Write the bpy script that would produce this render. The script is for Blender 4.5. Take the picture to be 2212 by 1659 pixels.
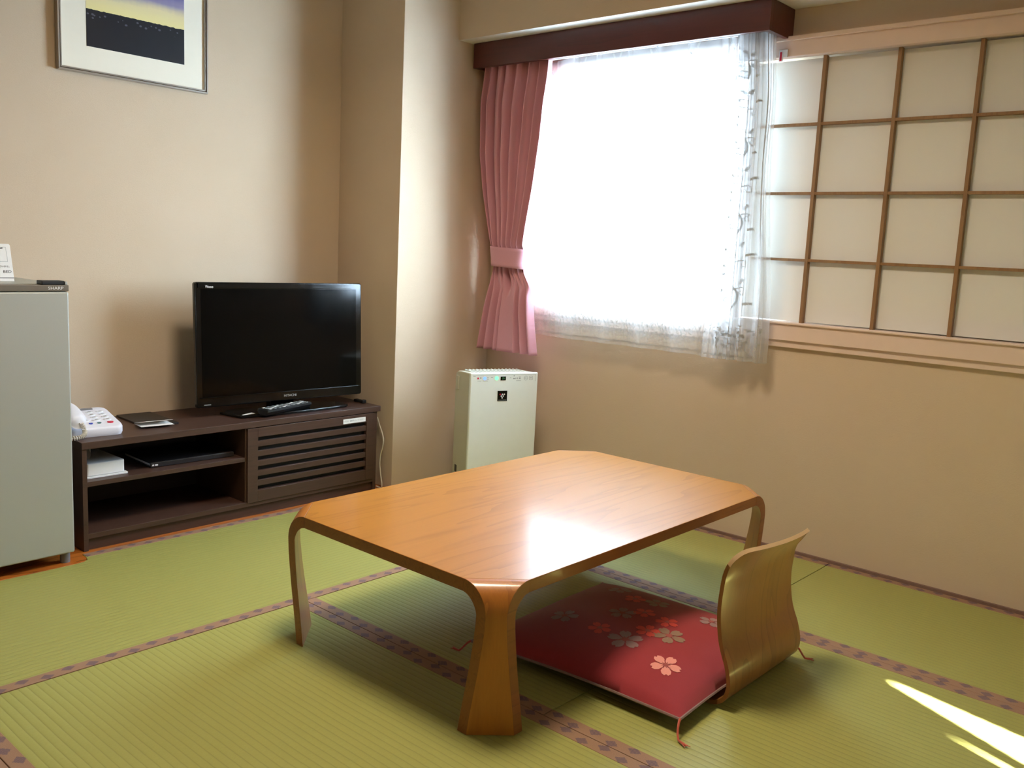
import bpy, bmesh, math, random
from mathutils import Vector, Matrix
from math import pi, sin, cos, radians, sqrt, floor

for o in list(bpy.data.objects):
    bpy.data.objects.remove(o, do_unlink=True)
SC = bpy.context.scene
COL = SC.collection
RND = random.Random(7)

# ------------------------------------------------------------ camera
FPX = 1966.04
YAW, PITCH, ROLL = 2.29135115, -0.14718946, 0.04769261
fw = Vector((cos(PITCH)*cos(YAW), cos(PITCH)*sin(YAW), sin(PITCH)))
rt = Vector((sin(YAW), -cos(YAW), 0.0))
up = rt.cross(fw)
r2 = cos(ROLL)*rt + sin(ROLL)*up
u2 = -sin(ROLL)*rt + cos(ROLL)*up
cam_d = bpy.data.cameras.new('camera')
cam_d.sensor_width = 36.0
cam_d.lens = FPX/2212*36.0
cam_d.clip_start = 0.02
cam = bpy.data.objects.new('camera', cam_d)
COL.objects.link(cam)
M = Matrix((r2, u2, -fw)).transposed().to_4x4()
M.translation = Vector((0, 0, 1.0))
cam.matrix_world = M
SC.camera = cam

# ------------------------------------------------------------ light, world, exposure
SC.view_settings.view_transform = 'Standard'
SC.view_settings.look = 'None'
SC.view_settings.gamma = 1.0
SC.view_settings.use_curve_mapping = False
SC.view_settings.exposure = 0.0
SKY = 38.0
world = bpy.data.worlds.new('daylight')
SC.world = world
world.use_nodes = True
wn = world.node_tree
bgn = wn.nodes['Background']
bgn.inputs['Color'].default_value = (0.64, 0.81, 1.0, 1)
# daylight brighter towards one side; lobe added so column and television shade the wall
LOBE_DIR = Vector((0.77, 0.64, -0.07)).normalized()
LOBE = 60.0
_tc = wn.nodes.new('ShaderNodeTexCoord')
_dp = wn.nodes.new('ShaderNodeVectorMath'); _dp.operation = 'DOT_PRODUCT'
_dp.inputs[1].default_value = LOBE_DIR
wn.links.new(_tc.outputs['Generated'], _dp.inputs[0])
_mr = wn.nodes.new('ShaderNodeMapRange'); _mr.interpolation_type = 'SMOOTHSTEP'
_mr.inputs['From Min'].default_value = cos(radians(40)); _mr.inputs['From Max'].default_value = cos(radians(12))
_mr.inputs['To Min'].default_value = SKY; _mr.inputs['To Max'].default_value = LOBE
wn.links.new(_dp.outputs['Value'], _mr.inputs['Value'])
wn.links.new(_mr.outputs['Result'], bgn.inputs['Strength'])

def add_portal(name, loc, rot, sx, sy):
    d = bpy.data.lights.new(name, 'AREA')
    d.shape = 'RECTANGLE'; d.size = sx; d.size_y = sy
    d.cycles.is_portal = True
    o = bpy.data.objects.new(name, d); COL.objects.link(o)
    o.location = loc; o.rotation_euler = rot
    return o
add_portal('window_portal', (-2.015, 3.09, 1.225), (radians(-90), 0, 0), 1.13, 0.90)

sun_d = bpy.data.lights.new('sun', 'SUN')
sun_d.energy = 300.0
sun_d.angle = radians(0.9)
sun_d.color = (1.0, 0.97, 0.95)
sun = bpy.data.objects.new('sun', sun_d); COL.objects.link(sun)
SUN_DIR = Vector((-0.93, 0.365, -0.62)).normalized()
sun.rotation_euler = SUN_DIR.to_track_quat('-Z', 'Y').to_euler()
sun.location = (5, -1, 4)

# ------------------------------------------------------------ node helpers
class NT:
    def __init__(s, mat):
        s.t = mat.node_tree; s.n = s.t.nodes; s.l = s.t.links
    def node(s, typ, **kw):
        n = s.n.new(typ)
        for k, v in kw.items():
            setattr(n, k, v)
        return n
    def put(s, sock, v):
        if isinstance(v, bpy.types.NodeSocket): s.l.new(v, sock)
        elif isinstance(v, (tuple, list)) and len(v) == 3 and sock.type == 'RGBA': sock.default_value = (*v, 1)
        else: sock.default_value = v
    def math(s, op, a, b=None, c=None):
        n = s.node('ShaderNodeMath', operation=op)
        s.put(n.inputs[0], a)
        if b is not None: s.put(n.inputs[1], b)
        if c is not None: s.put(n.inputs[2], c)
        return n.outputs[0]
    def mix(s, f, a, b, blend='MIX'):
        n = s.node('ShaderNodeMix', data_type='RGBA', blend_type=blend)
        s.put(n.inputs[0], f); s.put(n.inputs[6], a); s.put(n.inputs[7], b)
        return n.outputs[2]
    def coord(s, kind='Object'):
        return s.node('ShaderNodeTexCoord').outputs[kind]
    def mapping(s, v, scale=(1, 1, 1), loc=(0, 0, 0), rot=(0, 0, 0)):
        n = s.node('ShaderNodeMapping')
        s.l.new(v, n.inputs[0]); n.inputs['Scale'].default_value = scale
        n.inputs['Location'].default_value = loc; n.inputs['Rotation'].default_value = rot
        return n.outputs[0]
    def noise(s, v, scale, detail=2, rough=0.5, dist=0.0):
        n = s.node('ShaderNodeTexNoise')
        s.l.new(v, n.inputs['Vector']); n.inputs['Scale'].default_value = scale
        n.inputs['Detail'].default_value = detail; n.inputs['Roughness'].default_value = rough
        n.inputs['Distortion'].default_value = dist
        return n.outputs['Fac']
    def ramp(s, f, stops, interp='LINEAR'):
        n = s.node('ShaderNodeValToRGB')
        n.color_ramp.interpolation = interp
        e = n.color_ramp.elements
        while len(e) < len(stops): e.new(0.5)
        for el, (p, c) in zip(e, stops):
            el.position = p; el.color = (*c, 1) if len(c) == 3 else c
        s.l.new(f, n.inputs[0])
        return n.outputs[0]
    def bump(s, h, strength, dist=0.001):
        n = s.node('ShaderNodeBump')
        n.inputs['Strength'].default_value = strength; n.inputs['Distance'].default_value = dist
        s.l.new(h, n.inputs['Height'])
        return n.outputs[0]
    def sep(s, v):
        n = s.node('ShaderNodeSeparateXYZ'); s.l.new(v, n.inputs[0]); return n.outputs

def srgb(r, g, b):
    f = lambda c: (c/255/12.92) if c/255 <= 0.04045 else ((c/255+0.055)/1.055)**2.4
    return (f(r), f(g), f(b))

def new_mat(name):
    m = bpy.data.materials.new(name); m.use_nodes = True
    nt = NT(m); b = nt.n['Principled BSDF']
    return m, nt, b

def plain(name, col, rough=0.5, metal=0.0, coat=0.0, var=0.06, scale=40, spec=0.5, bump=0.0):
    m, nt, b = new_mat(name)
    v = nt.coord()
    f = nt.noise(v, scale, 3)
    dark = tuple(c*(1-var) for c in col); lite = tuple(min(1, c*(1+var)) for c in col)
    nt.put(b.inputs['Base Color'], nt.mix(f, dark, lite))
    b.inputs['Roughness'].default_value = rough
    b.inputs['Metallic'].default_value = metal
    b.inputs['Coat Weight'].default_value = coat
    b.inputs['Coat Roughness'].default_value = 0.05
    b.inputs['Specular IOR Level'].default_value = spec
    if bump: nt.put(b.inputs['Normal'], nt.bump(nt.noise(v, scale*6, 3), bump))
    return m

def emit_mat(name, col, strength):
    m, nt, b = new_mat(name)
    nt.put(b.inputs['Base Color'], col)
    f = nt.noise(nt.coord(), 60, 2)
    nt.put(b.inputs['Emission Color'], nt.mix(f, col, tuple(min(1, c*1.1) for c in col)))
    b.inputs['Emission Strength'].default_value = strength
    return m

def wood(name, dark, mid, lite, axis=1, along=1.0, across=10.0, rings=7.0, rough=0.35, coat=0.0, coat_rough=0.1, contrast=1.0, fine=0.35, off=(0, 0, 0), coat_ior=1.5, spec=0.5):
    m, nt, b = new_mat(name)
    sc = [across]*3; sc[axis] = along
    v = nt.mapping(nt.coord(), scale=tuple(sc), loc=off)
    n1 = nt.noise(v, 1.0, 1.5, 0.45, 0.25)
    r = nt.math('FRACT', nt.math('MULTIPLY', n1, rings))
    # saw profile: soft rise, sharp dark latewood line
    line = nt.math('POWER', r, 5.0)
    line2 = nt.math('MULTIPLY', line, contrast)
    sc2 = [220.0]*3; sc2[axis] = 6.0
    f2 = nt.noise(nt.mapping(nt.coord(), scale=tuple(sc2)), 1.0, 3, 0.6)
    big = nt.noise(v, 0.5, 2)
    base = nt.mix(big, mid, lite)
    base = nt.mix(nt.math('MULTIPLY', f2, fine), base, dark)
    c = nt.mix(line2, base, dark)
    nt.put(b.inputs['Base Color'], c)
    b.inputs['Roughness'].default_value = rough
    b.inputs['Coat Weight'].default_value = coat
    b.inputs['Coat Roughness'].default_value = coat_rough
    b.inputs['Coat IOR'].default_value = coat_ior
    b.inputs['Specular IOR Level'].default_value = spec
    nt.put(b.inputs['Normal'], nt.bump(f2, 0.04))
    return m

# ------------------------------------------------------------ materials
def wallpaper():
    m, nt, b = new_mat('beige_fibre_wallpaper')
    v = nt.coord()
    big = nt.noise(v, 3.0, 3)
    c = nt.mix(big, srgb(203, 181, 154), srgb(211, 190, 165))
    fib = nt.noise(nt.mapping(v, scale=(1, 1, 2.2)), 170, 4, 0.65, 1.2)
    spk = nt.math('GREATER_THAN', fib, 0.69)
    c = nt.mix(nt.math('MULTIPLY', spk, 0.28), c, srgb(150, 122, 92))
    nt.put(b.inputs['Base Color'], c)
    b.inputs['Roughness'].default_value = 0.85
    nt.put(b.inputs['Normal'], nt.bump(fib, 0.35, 0.002))
    return m
M_WALL = wallpaper()
M_CEIL = plain('ceiling_paint', srgb(205, 195, 175), 0.9)
M_SKIRT = plain('brown_wall_foot_strip', srgb(126, 98, 84), 0.7, var=0.2, scale=60)
M_WHITE_AND_LIT = plain('white_plaster_and_lit_soffit', srgb(235, 232, 224), 0.7)
M_CASING = plain('pinkish_beige_painted_trim', srgb(226, 202, 186), 0.5, var=0.04, scale=20)
M_FLOORBASE = plain('dark_floor_gap', srgb(52, 46, 26), 0.9)
M_BOARD = wood('orange_floor_board', srgb(110, 50, 14), srgb(188, 104, 36), srgb(204, 122, 48), axis=1, along=1.2, across=14, rough=0.35, coat=0.3)
M_TABLE = wood('honey_zelkova_veneer', srgb(118, 68, 18), srgb(168, 112, 38), srgb(180, 123, 46), axis=1, along=1.1, across=15, rings=5, rough=0.5, coat=0.38, coat_rough=0.14, coat_ior=1.22, spec=0.15, contrast=0.32, fine=0.25, off=(0.8, 0.3, 0))
M_TABLE_EDGE = wood('brown_laminated_edge', srgb(84, 42, 10), srgb(140, 78, 26), srgb(156, 90, 32), axis=1, along=1.0, across=60, rings=3, rough=0.4, coat=0.3, contrast=0.4)
M_LEG = wood('honey_leg_veneer', srgb(116, 60, 12), srgb(180, 110, 34), srgb(194, 122, 42), axis=2, along=1.2, across=26, rings=3, rough=0.4, coat=0.5, contrast=0.4)
M_ZAISU = wood('bent_plywood_veneer', srgb(80, 44, 18), srgb(140, 88, 42), srgb(156, 104, 54), axis=2, along=1.3, across=14, rings=5, rough=0.32, coat=0.35, contrast=0.42, off=(0.3, 1.7, 0.2))
M_PLY_EDGE = plain('pale_plywood_edge', srgb(206, 172, 130), 0.5)
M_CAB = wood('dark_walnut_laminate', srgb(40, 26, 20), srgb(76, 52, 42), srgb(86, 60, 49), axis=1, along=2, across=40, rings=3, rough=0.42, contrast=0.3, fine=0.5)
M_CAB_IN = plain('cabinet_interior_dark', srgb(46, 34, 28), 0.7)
M_CAB_SLOT = plain('cabinet_slot_backing', srgb(22, 26, 28), 0.7)
M_PELMET = wood('dark_red_mahogany', srgb(40, 10, 9), srgb(80, 28, 23), srgb(92, 34, 28), axis=0, along=1.5, across=30, rings=3, rough=0.4, coat=0.2, contrast=0.3)
M_LATTICE = wood('cedar_lattice', srgb(96, 64, 36), srgb(144, 106, 66), srgb(156, 118, 76), axis=2, along=3, across=50, rings=2, rough=0.6, contrast=0.3)
M_BLACK = plain('gloss_black_plastic', srgb(10, 11, 12), 0.12, spec=0.5)
M_SCREEN = plain('dark_lcd_glass', srgb(4, 5, 6), 0.10, spec=0.2)
M_MATTE_BLACK = plain('matte_black_plastic', srgb(24, 25, 27), 0.5)
M_SILVER = plain('silver_metal_paint', srgb(190, 192, 190), 0.35, metal=0.35)
M_FRIDGE = plain('silver_grey_door', srgb(178, 180, 174), 0.42, metal=0.25, scale=500, var=0.05)
M_FRIDGE_BAND = plain('bronze_grey_band', srgb(112, 103, 92), 0.45)
M_GREY = plain('mid_grey_plastic', srgb(120, 120, 122), 0.5)
M_WHITE = plain('white_plastic', srgb(232, 234, 236), 0.35, var=0.02)
M_PHONE = plain('phone_white_plastic', srgb(226, 226, 236), 0.35, var=0.02)
M_PUR = plain('pale_green_white_plastic', srgb(232, 238, 232), 0.4, var=0.02)
M_PUR_SIDE = plain('shaded_side_plastic', srgb(200, 196, 176), 0.5, var=0.02)  # tan tone puts the shadow on the purifier's sides into the colour
M_PAPERCARD = plain('white_card', srgb(240, 238, 235), 0.7, var=0.02)
M_INK = plain('dark_print', srgb(50, 40, 42), 0.6)
M_INK_GREY = plain('grey_print', srgb(140, 146, 146), 0.6)
M_INK_WHITE = plain('white_print', srgb(235, 235, 235), 0.5)
M_RED = plain('red_plastic', srgb(200, 30, 60), 0.4)
M_BLUE = plain('blue_plastic', srgb(40, 60, 170), 0.4)
M_TEAL = plain('teal_plastic', srgb(60, 110, 110), 0.4)
M_LEATHER = plain('black_leatherette', srgb(30, 26, 27), 0.45, scale=200, bump=0.2)
M_CORD = plain('ivory_cord', srgb(214, 205, 190), 0.5)
M_ALU = plain('window_aluminium', srgb(205, 208, 212), 0.35, metal=0.4)
M_MAT_BOARD = plain('cream_mount_board', srgb(244, 236, 218), 0.8, var=0.015)
M_FRAME = plain('brushed_silver_frame', srgb(176, 168, 158), 0.3, metal=0.6)
M_FRAME_DARK = plain('bronze_frame_groove', srgb(92, 70, 52), 0.4, metal=0.4)
M_LED_BLUE = emit_mat('blue_led', (0.16, 0.32, 1.0), 1.2)
M_LED_GREEN = emit_mat('green_led', (0.2, 1.0, 0.45), 1.0)
M_LED_DIM = emit_mat('dim_green_segments', (0.1, 0.35, 0.15), 0.15)

def fabric(name, c1, c2, trans=0.0, scale=700):
    m, nt, b = new_mat(name)
    v = nt.coord()
    f = nt.noise(v, scale, 2, 0.7)
    nt.put(b.inputs['Base Color'], nt.mix(f, c1, c2))
    b.inputs['Roughness'].default_value = 0.85
    b.inputs['Sheen Weight'].default_value = 0.25
    nt.put(b.inputs['Normal'], nt.bump(f, 0.15))
    if trans:
        tr = nt.node('ShaderNodeBsdfTranslucent')
        nt.put(tr.inputs['Color'], c2)
        mx = nt.node('ShaderNodeMixShader'); mx.inputs[0].default_value = trans
        nt.l.new(b.outputs[0], mx.inputs[1]); nt.l.new(tr.outputs[0], mx.inputs[2])
        nt.l.new(mx.outputs[0], nt.n['Material Output'].inputs[0])
    return m
M_CURTAIN = fabric('dusty_pink_curtain_cloth', srgb(196, 134, 146), srgb(212, 156, 165), 0.05)
M_CUSHION = fabric('crimson_cushion_cloth', srgb(140, 30, 38), srgb(160, 40, 48))
M_CUSHION_UNDER = fabric('brown_grey_underside_cloth', srgb(108, 70, 66), srgb(130, 88, 80))
M_PIPING = fabric('grey_brown_piping', srgb(120, 92, 84), srgb(140, 108, 98))
M_TASSEL = fabric('orange_red_tassel', srgb(176, 74, 52), srgb(198, 92, 66))
M_FL_PINK = fabric('pale_pink_blossom', srgb(226, 140, 128), srgb(236, 158, 144))
M_FL_GREY = fabric('grey_mauve_blossom', srgb(148, 112, 110), srgb(160, 126, 122))
M_FL_OLIVE = fabric('grey_olive_blossom', srgb(138, 108, 88), srgb(150, 120, 98))
M_FL_RED = fabric('bright_red_blossom', srgb(206, 52, 46), srgb(216, 72, 52))
M_FL_CORE = fabric('blossom_centre', srgb(158, 70, 66), srgb(170, 82, 76))

def lace_mat(name, t_transp, col=(0.9, 0.9, 0.92), tfrac=0.45):
    m = bpy.data.materials.new(name); m.use_nodes = True
    nt = NT(m); nt.n.remove(nt.n['Principled BSDF'])
    out = nt.n['Material Output']
    tp = nt.node('ShaderNodeBsdfTransparent')
    df = nt.node('ShaderNodeBsdfDiffuse'); tl = nt.node('ShaderNodeBsdfTranslucent')
    f = nt.noise(nt.coord(), 900, 2)
    c = nt.mix(f, tuple(x*0.93 for x in col), col)
    nt.put(df.inputs[0], c); nt.put(tl.inputs[0], c)
    a = nt.node('ShaderNodeMixShader'); a.inputs[0].default_value = tfrac
    nt.l.new(df.outputs[0], a.inputs[1]); nt.l.new(tl.outputs[0], a.inputs[2])
    bm_ = nt.node('ShaderNodeMixShader')
    bm_.inputs[0].default_value = 1-t_transp
    nt.l.new(tp.outputs[0], bm_.inputs[1]); nt.l.new(a.outputs[0], bm_.inputs[2])
    nt.l.new(bm_.outputs[0], out.inputs[0])
    return m
M_LACE = lace_mat('sheer_white_voile', 0.62, (0.86, 0.86, 0.86), 0.58)
M_LACE_EMB = lace_mat('white_scroll_embroidery', 0.12, (0.50, 0.49, 0.47), 0.45)
M_PAPER = lace_mat('shoji_paper', 0.0, (0.97, 0.95, 0.90), 0.22)

def glass_mat():
    m = bpy.data.materials.new('window_glass'); m.use_nodes = True
    nt = NT(m); nt.n.remove(nt.n['Principled BSDF'])
    tp = nt.node('ShaderNodeBsdfTransparent'); gl = nt.node('ShaderNodeBsdfGlossy')
    nt.put(tp.inputs[0], nt.mix(nt.noise(nt.coord(), 3), (0.93, 0.96, 0.96), (0.95, 0.97, 0.97)))
    gl.inputs['Roughness'].default_value = 0.02
    fc = nt.node('ShaderNodeLayerWeight').outputs['Facing']
    fr_ = nt.math('MULTIPLY_ADD', nt.math('POWER', fc, 5.0), 0.8, 0.03)
    mx = nt.node('ShaderNodeMixShader')
    nt.l.new(fr_, mx.inputs[0]); nt.l.new(tp.outputs[0], mx.inputs[1]); nt.l.new(gl.outputs[0], mx.inputs[2])
    nt.l.new(mx.outputs[0], nt.n['Material Output'].inputs[0])
    return m
M_GLASS = glass_mat()

def tatami_mat():
    # uv: u along the ridges (m), v across them (m)
    m, nt, b = new_mat('woven_rush')
    uv = nt.coord('UV'); s = nt.sep(uv)
    P = 0.0182
    wob = nt.noise(nt.mapping(uv, scale=(6, 6, 1)), 1.0, 2)
    vv = nt.math('ADD', nt.math('DIVIDE', s[1], P), nt.math('MULTIPLY', wob, 0.25))
    fr = nt.math('FRACT', vv)
    d = nt.math('ABSOLUTE', nt.math('SUBTRACT', fr, 0.5))           # 0 at ridge crest, .5 at valley
    valley = nt.math('MULTIPLY', nt.math('POWER', nt.math('MULTIPLY', d, 2.0), 9.0), 0.42)
    rush = nt.noise(nt.mapping(uv, scale=(900, 70, 1)), 1.0, 2, 0.6)
    stain = nt.noise(nt.mapping(uv, scale=(2.2, 2.2, 1)), 1.0, 3)
    c = nt.mix(stain, srgb(160, 161, 90), srgb(171, 168, 95))
    c = nt.mix(nt.math('MULTIPLY', rush, 0.45), c, srgb(128, 126, 58))
    c = nt.mix(valley, c, srgb(104, 108, 52))
    nt.put(b.inputs['Base Color'], c)
    b.inputs['Roughness'].default_value = 0.5
    b.inputs['Specular IOR Level'].default_value = 0.35
    h = nt.math('ADD', nt.math('SUBTRACT', 1.0, nt.math('POWER', nt.math('MULTIPLY', d, 2.0), 3.0)), nt.math('MULTIPLY', rush, 0.35))
    nt.put(b.inputs['Normal'], nt.bump(h, 0.42, 0.0016))
    return m
M_RUSH = tatami_mat()

def border_mat():
    # uv: u along (m), v across 0..W (m). alternating woven flower motifs
    m, nt, b = new_mat('brown_flower_border_cloth')
    uv = nt.coord('UV'); s = nt.sep(uv)
    P = 0.050
    k = nt.math('DIVIDE', s[0], P)
    cell = nt.math('FLOOR', k)
    par = nt.math('MODULO', nt.math('ABSOLUTE', cell), 2.0)
    du = nt.math('MULTIPLY', nt.math('SUBTRACT', nt.math('FRACT', k), 0.5), P)
    vc = nt.math('ADD', 0.0115, nt.math('MULTIPLY', par, 0.011))
    dv = nt.math('SUBTRACT', s[1], vc)
    r = nt.math('ADD', nt.math('MULTIPLY', nt.math('ABSOLUTE', du), 0.8), nt.math('ABSOLUTE', dv))
    fuz = nt.noise(nt.mapping(uv, scale=(420, 420, 1)), 1.0, 2)
    inside = nt.math('LESS_THAN', nt.math('ADD', r, nt.math('MULTIPLY', fuz, 0.010)), 0.0178)
    slit = nt.math('GREATER_THAN', nt.math('FRACT', nt.math('MULTIPLY', nt.math('ADD', du, dv), 260.0)), 0.22)
    inside = nt.math('MULTIPLY', inside, slit)
    thread = nt.noise(nt.mapping(uv, scale=(700, 500, 1)), 1.0, 2)
    f = nt.math('MULTIPLY', inside, nt.math('MULTIPLY_ADD', thread, 0.7, 0.35))
    base = nt.mix(thread, srgb(132, 100, 78), srgb(164, 128, 102))
    c = nt.mix(nt.math('MINIMUM', f, 1.0), base, srgb(62, 52, 86))
    nt.put(b.inputs['Base Color'], c)
    b.inputs['Roughness'].default_value = 0.75
    nt.put(b.inputs['Normal'], nt.bump(thread, 0.2))
    return m
M_BORDER = border_mat()

def print_mat():
    # landscape print, object coords: y across, z up from the lower edge
    m, nt, b = new_mat('dusk_landscape_print')
    v = nt.coord(); s = nt.sep(v)
    wob = nt.math('MULTIPLY', nt.math('SUBTRACT', nt.noise(nt.mapping(v, scale=(1, 60, 1)), 1.0, 4), 0.5), 0.008)
    hz = nt.math('SUBTRACT', s[2], nt.math('ADD', 0.118, wob))
    land = nt.math('LESS_THAN', hz, 0.0)
    cloudn = nt.math('MULTIPLY', nt.math('SUBTRACT', nt.noise(nt.mapping(v, scale=(1, 6, 30)), 1.0, 3), 0.5), 0.03)
    t = nt.math('MULTIPLY', nt.math('ADD', hz, cloudn), 4.0)
    sky = nt.ramp(t, [(0.0, srgb(242, 226, 158)), (0.17, srgb(232, 216, 168)), (0.30, srgb(150, 140, 172)), (0.45, srgb(92, 92, 150)), (0.9, srgb(50, 56, 110))])
    hut = nt.node('ShaderNodeTexVoronoi'); hut.inputs['Scale'].default_value = 1.0
    nt.l.new(nt.mapping(v, scale=(1, 55, 75)), hut.inputs['Vector'])
    band = nt.math('MULTIPLY', nt.math('GREATER_THAN', hz, -0.03), nt.math('LESS_THAN', hz, -0.008))
    spot = nt.math('MULTIPLY', nt.math('LESS_THAN', hut.outputs['Distance'], 0.26), band)
    lc = nt.mix(nt.math('MULTIPLY', spot, 0.6), srgb(16, 18, 28), srgb(110, 110, 128))
    nt.put(b.inputs['Base Color'], nt.mix(land, sky, lc))
    b.inputs['Roughness'].default_value = 0.35
    return m
M_PRINT = print_mat()

# ------------------------------------------------------------ mesh helpers
class MB:
    def __init__(s, mats):
        s.v = []; s.f = []; s.mi = []; s.mats = mats if isinstance(mats, (list, tuple)) else [mats]
        s.uv = {}
    def add(s, vs, fs, mi=0, uvs=None):
        o = len(s.v); s.v += [tuple(p) for p in vs]
        for i, f in enumerate(fs):
            if uvs: s.uv[len(s.f)] = uvs[i]
            s.f.append(tuple(o+k for k in f)); s.mi.append(mi)
        return s
    def box(s, x0, x1, y0, y1, z0, z1, mi=0):
        vs = [(x0, y0, z0), (x1, y0, z0), (x1, y1, z0), (x0, y1, z0), (x0, y0, z1), (x1, y0, z1), (x1, y1, z1), (x0, y1, z1)]
        return s.add(vs, [(0, 3, 2, 1), (4, 5, 6, 7), (0, 1, 5, 4), (1, 2, 6, 5), (2, 3, 7, 6), (3, 0, 4, 7)], mi)
    def grid(s, P, nu, nv, mi=0, closed_u=False, uvf=None, flip=False):
        vs = [P(i/nu, j/nv) for j in range(nv+1) for i in range(nu + (0 if closed_u else 1))]
        w = nu + (0 if closed_u else 1)
        fs = []; uvs = []
        for j in range(nv):
            for i in range(nu):
                a = j*w+i; b_ = j*w+(i+1) % w; c = (j+1)*w+(i+1) % w; d = (j+1)*w+i
                fs.append((a, d, c, b_) if flip else (a, b_, c, d))
        return s.add(vs, fs, mi)
    def rings(s, rings, mi=0, cap=True):
        n = len(rings[0]); vs = [p for r in rings for p in r]; fs = []
        for k in range(len(rings)-1):
            for i in range(n):
                fs.append((k*n+i, k*n+(i+1) % n, (k+1)*n+(i+1) % n, (k+1)*n+i))
        if cap:
            fs.append(tuple(range(n-1, -1, -1))); fs.append(tuple((len(rings)-1)*n+i for i in range(n)))
        return s.add(vs, fs, mi)
    def tube(s, pts, r, n=8, mi=0, cap=True):
        pts = [Vector(p) for p in pts]; rs = []
        up_ = Vector((0, 0, 1)); prev = None
        for i, p in enumerate(pts):
            t = (pts[min(i+1, len(pts)-1)]-pts[max(i-1, 0)]).normalized()
            if prev is None:
                a = t.cross(up_)
                if a.length < 0.01: a = t.cross(Vector((1, 0, 0)))
                a.normalize()
            else:
                a = (prev - t*prev.dot(t)).normalized()
            prev = a; b_ = t.cross(a)
            rr = r[i] if isinstance(r, (list, tuple)) else r
            rs.append([tuple(p + rr*(cos(2*pi*k/n)*a + sin(2*pi*k/n)*b_)) for k in range(n)])
        return s.rings(rs, mi, cap)
    def cyl(s, c, ax, r, h, n=20, mi=0):
        c = Vector(c); ax = Vector(ax).normalized()
        return s.tube([c, c+ax*h], r, n, mi)
    def prism(s, poly, z0, z1, mi=0, mi_side=None):
        n = len(poly)
        vs = [(x, y, z0) for x, y in poly] + [(x, y, z1) for x, y in poly]
        s.add(vs, [tuple(range(n-1, -1, -1)), tuple(range(n, 2*n))], mi)
        s.add(vs, [(i, (i+1) % n, n+(i+1) % n, n+i) for i in range(n)], mi if mi_side is None else mi_side)
        return s
    def xf(s, m, start=0):
        for i in range(start, len(s.v)): s.v[i] = tuple(m @ Vector(s.v[i]))
        return s
    def build(s, name, parent=None, bevel=0.0, seg=2, smooth=False, shift=None, merge=True, angle=35, normals=True):
        me = bpy.data.meshes.new(name)
        vs = s.v
        if shift is not None:
            sh = Vector(shift); vs = [tuple(Vector(p)-sh) for p in vs]
        me.from_pydata(vs, [], s.f)
        for m in s.mats: me.materials.append(m)
        me.polygons.foreach_set('material_index', s.mi)
        if s.uv:
            l = me.uv_layers.new(name='UVMap')
            for fi, uvs in s.uv.items():
                for li, uv in zip(me.polygons[fi].loop_indices, uvs): l.data[li].uv = uv
        if normals or merge:
            bm = bmesh.new(); bm.from_mesh(me)
            if merge: bmesh.ops.remove_doubles(bm, verts=bm.verts, dist=1e-6)
            if normals: bmesh.ops.recalc_face_normals(bm, faces=bm.faces)
            bm.to_mesh(me); bm.free()
        o = bpy.data.objects.new(name, me); COL.objects.link(o)
        if parent is not None: o.parent = parent
        if bevel:
            b = o.modifiers.new('bevel', 'BEVEL'); b.width = bevel; b.segments = seg
            b.limit_method = 'ANGLE'; b.angle_limit = radians(angle)
            b.harden_normals = True
            smooth = True
        if smooth:
            me.polygons.foreach_set('use_smooth', [True]*len(me.polygons))
            if not bevel or True:
                try:
                    me.set_sharp_from_angle(angle=radians(angle))
                except Exception: pass
        return o

def thing(name, label, cat, loc=(0, 0, 0), rotz=0.0, group=None):
    o = bpy.data.objects.new(name, None); COL.objects.link(o)
    o.empty_display_size = 0.05
    o.location = loc; o.rotation_euler = (0, 0, rotz)
    o['label'] = label; o['category'] = cat
    if group: o['group'] = group
    return o
def tag(o, label, cat, group=None):
    o['label'] = label; o['category'] = cat
    if group: o['group'] = group
    return o
def struct(o):
    o['kind'] = 'structure'; return o

def text(name, body, size, mat, parent, mtx, align='CENTER', depth=0.0003, squash=1.0):
    cu = bpy.data.curves.new('tmp', 'FONT'); cu.body = body; cu.size = size
    cu.align_x = align; cu.align_y = 'CENTER'; cu.extrude = depth; cu.resolution_u = 3
    t = bpy.data.objects.new('tmp', cu); COL.objects.link(t)
    dg = bpy.context.evaluated_depsgraph_get()
    me = bpy.data.meshes.new_from_object(t.evaluated_get(dg))
    me.transform(mtx @ Matrix.Diagonal((squash, 1, 1, 1)))
    me.materials.clear(); me.materials.append(mat)
    bpy.data.objects.remove(t, do_unlink=True); bpy.data.curves.remove(cu)
    me.name = name
    o = bpy.data.objects.new(name, me); COL.objects.link(o); o.parent = parent
    return o
def frame_mtx(origin, right, upv):
    r = Vector(right).normalized(); u = Vector(upv).normalized(); n = r.cross(u)
    m = Matrix((r, u, n)).transposed().to_4x4(); m.translation = Vector(origin)
    return m
def rrect(x0, x1, y0, y1, r, n=5):
    pts = []
    for cx_, cy_, a0 in ((x1-r, y1-r, 0), (x0+r, y1-r, 90), (x0+r, y0+r, 180), (x1-r, y0+r, 270)):
        for k in range(n+1):
            a = radians(a0+90*k/n); pts.append((cx_+r*cos(a), cy_+r*sin(a)))
    return pts
def lerp_tab(tab, x):
    if x <= tab[0][0]: return tab[0][1]
    for (a, va), (b, vb) in zip(tab, tab[1:]):
        if x <= b:
            t = (x-a)/(b-a); t = t*t*(3-2*t) if False else t
            return va+(vb-va)*t
    return tab[-1][1]

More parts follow.
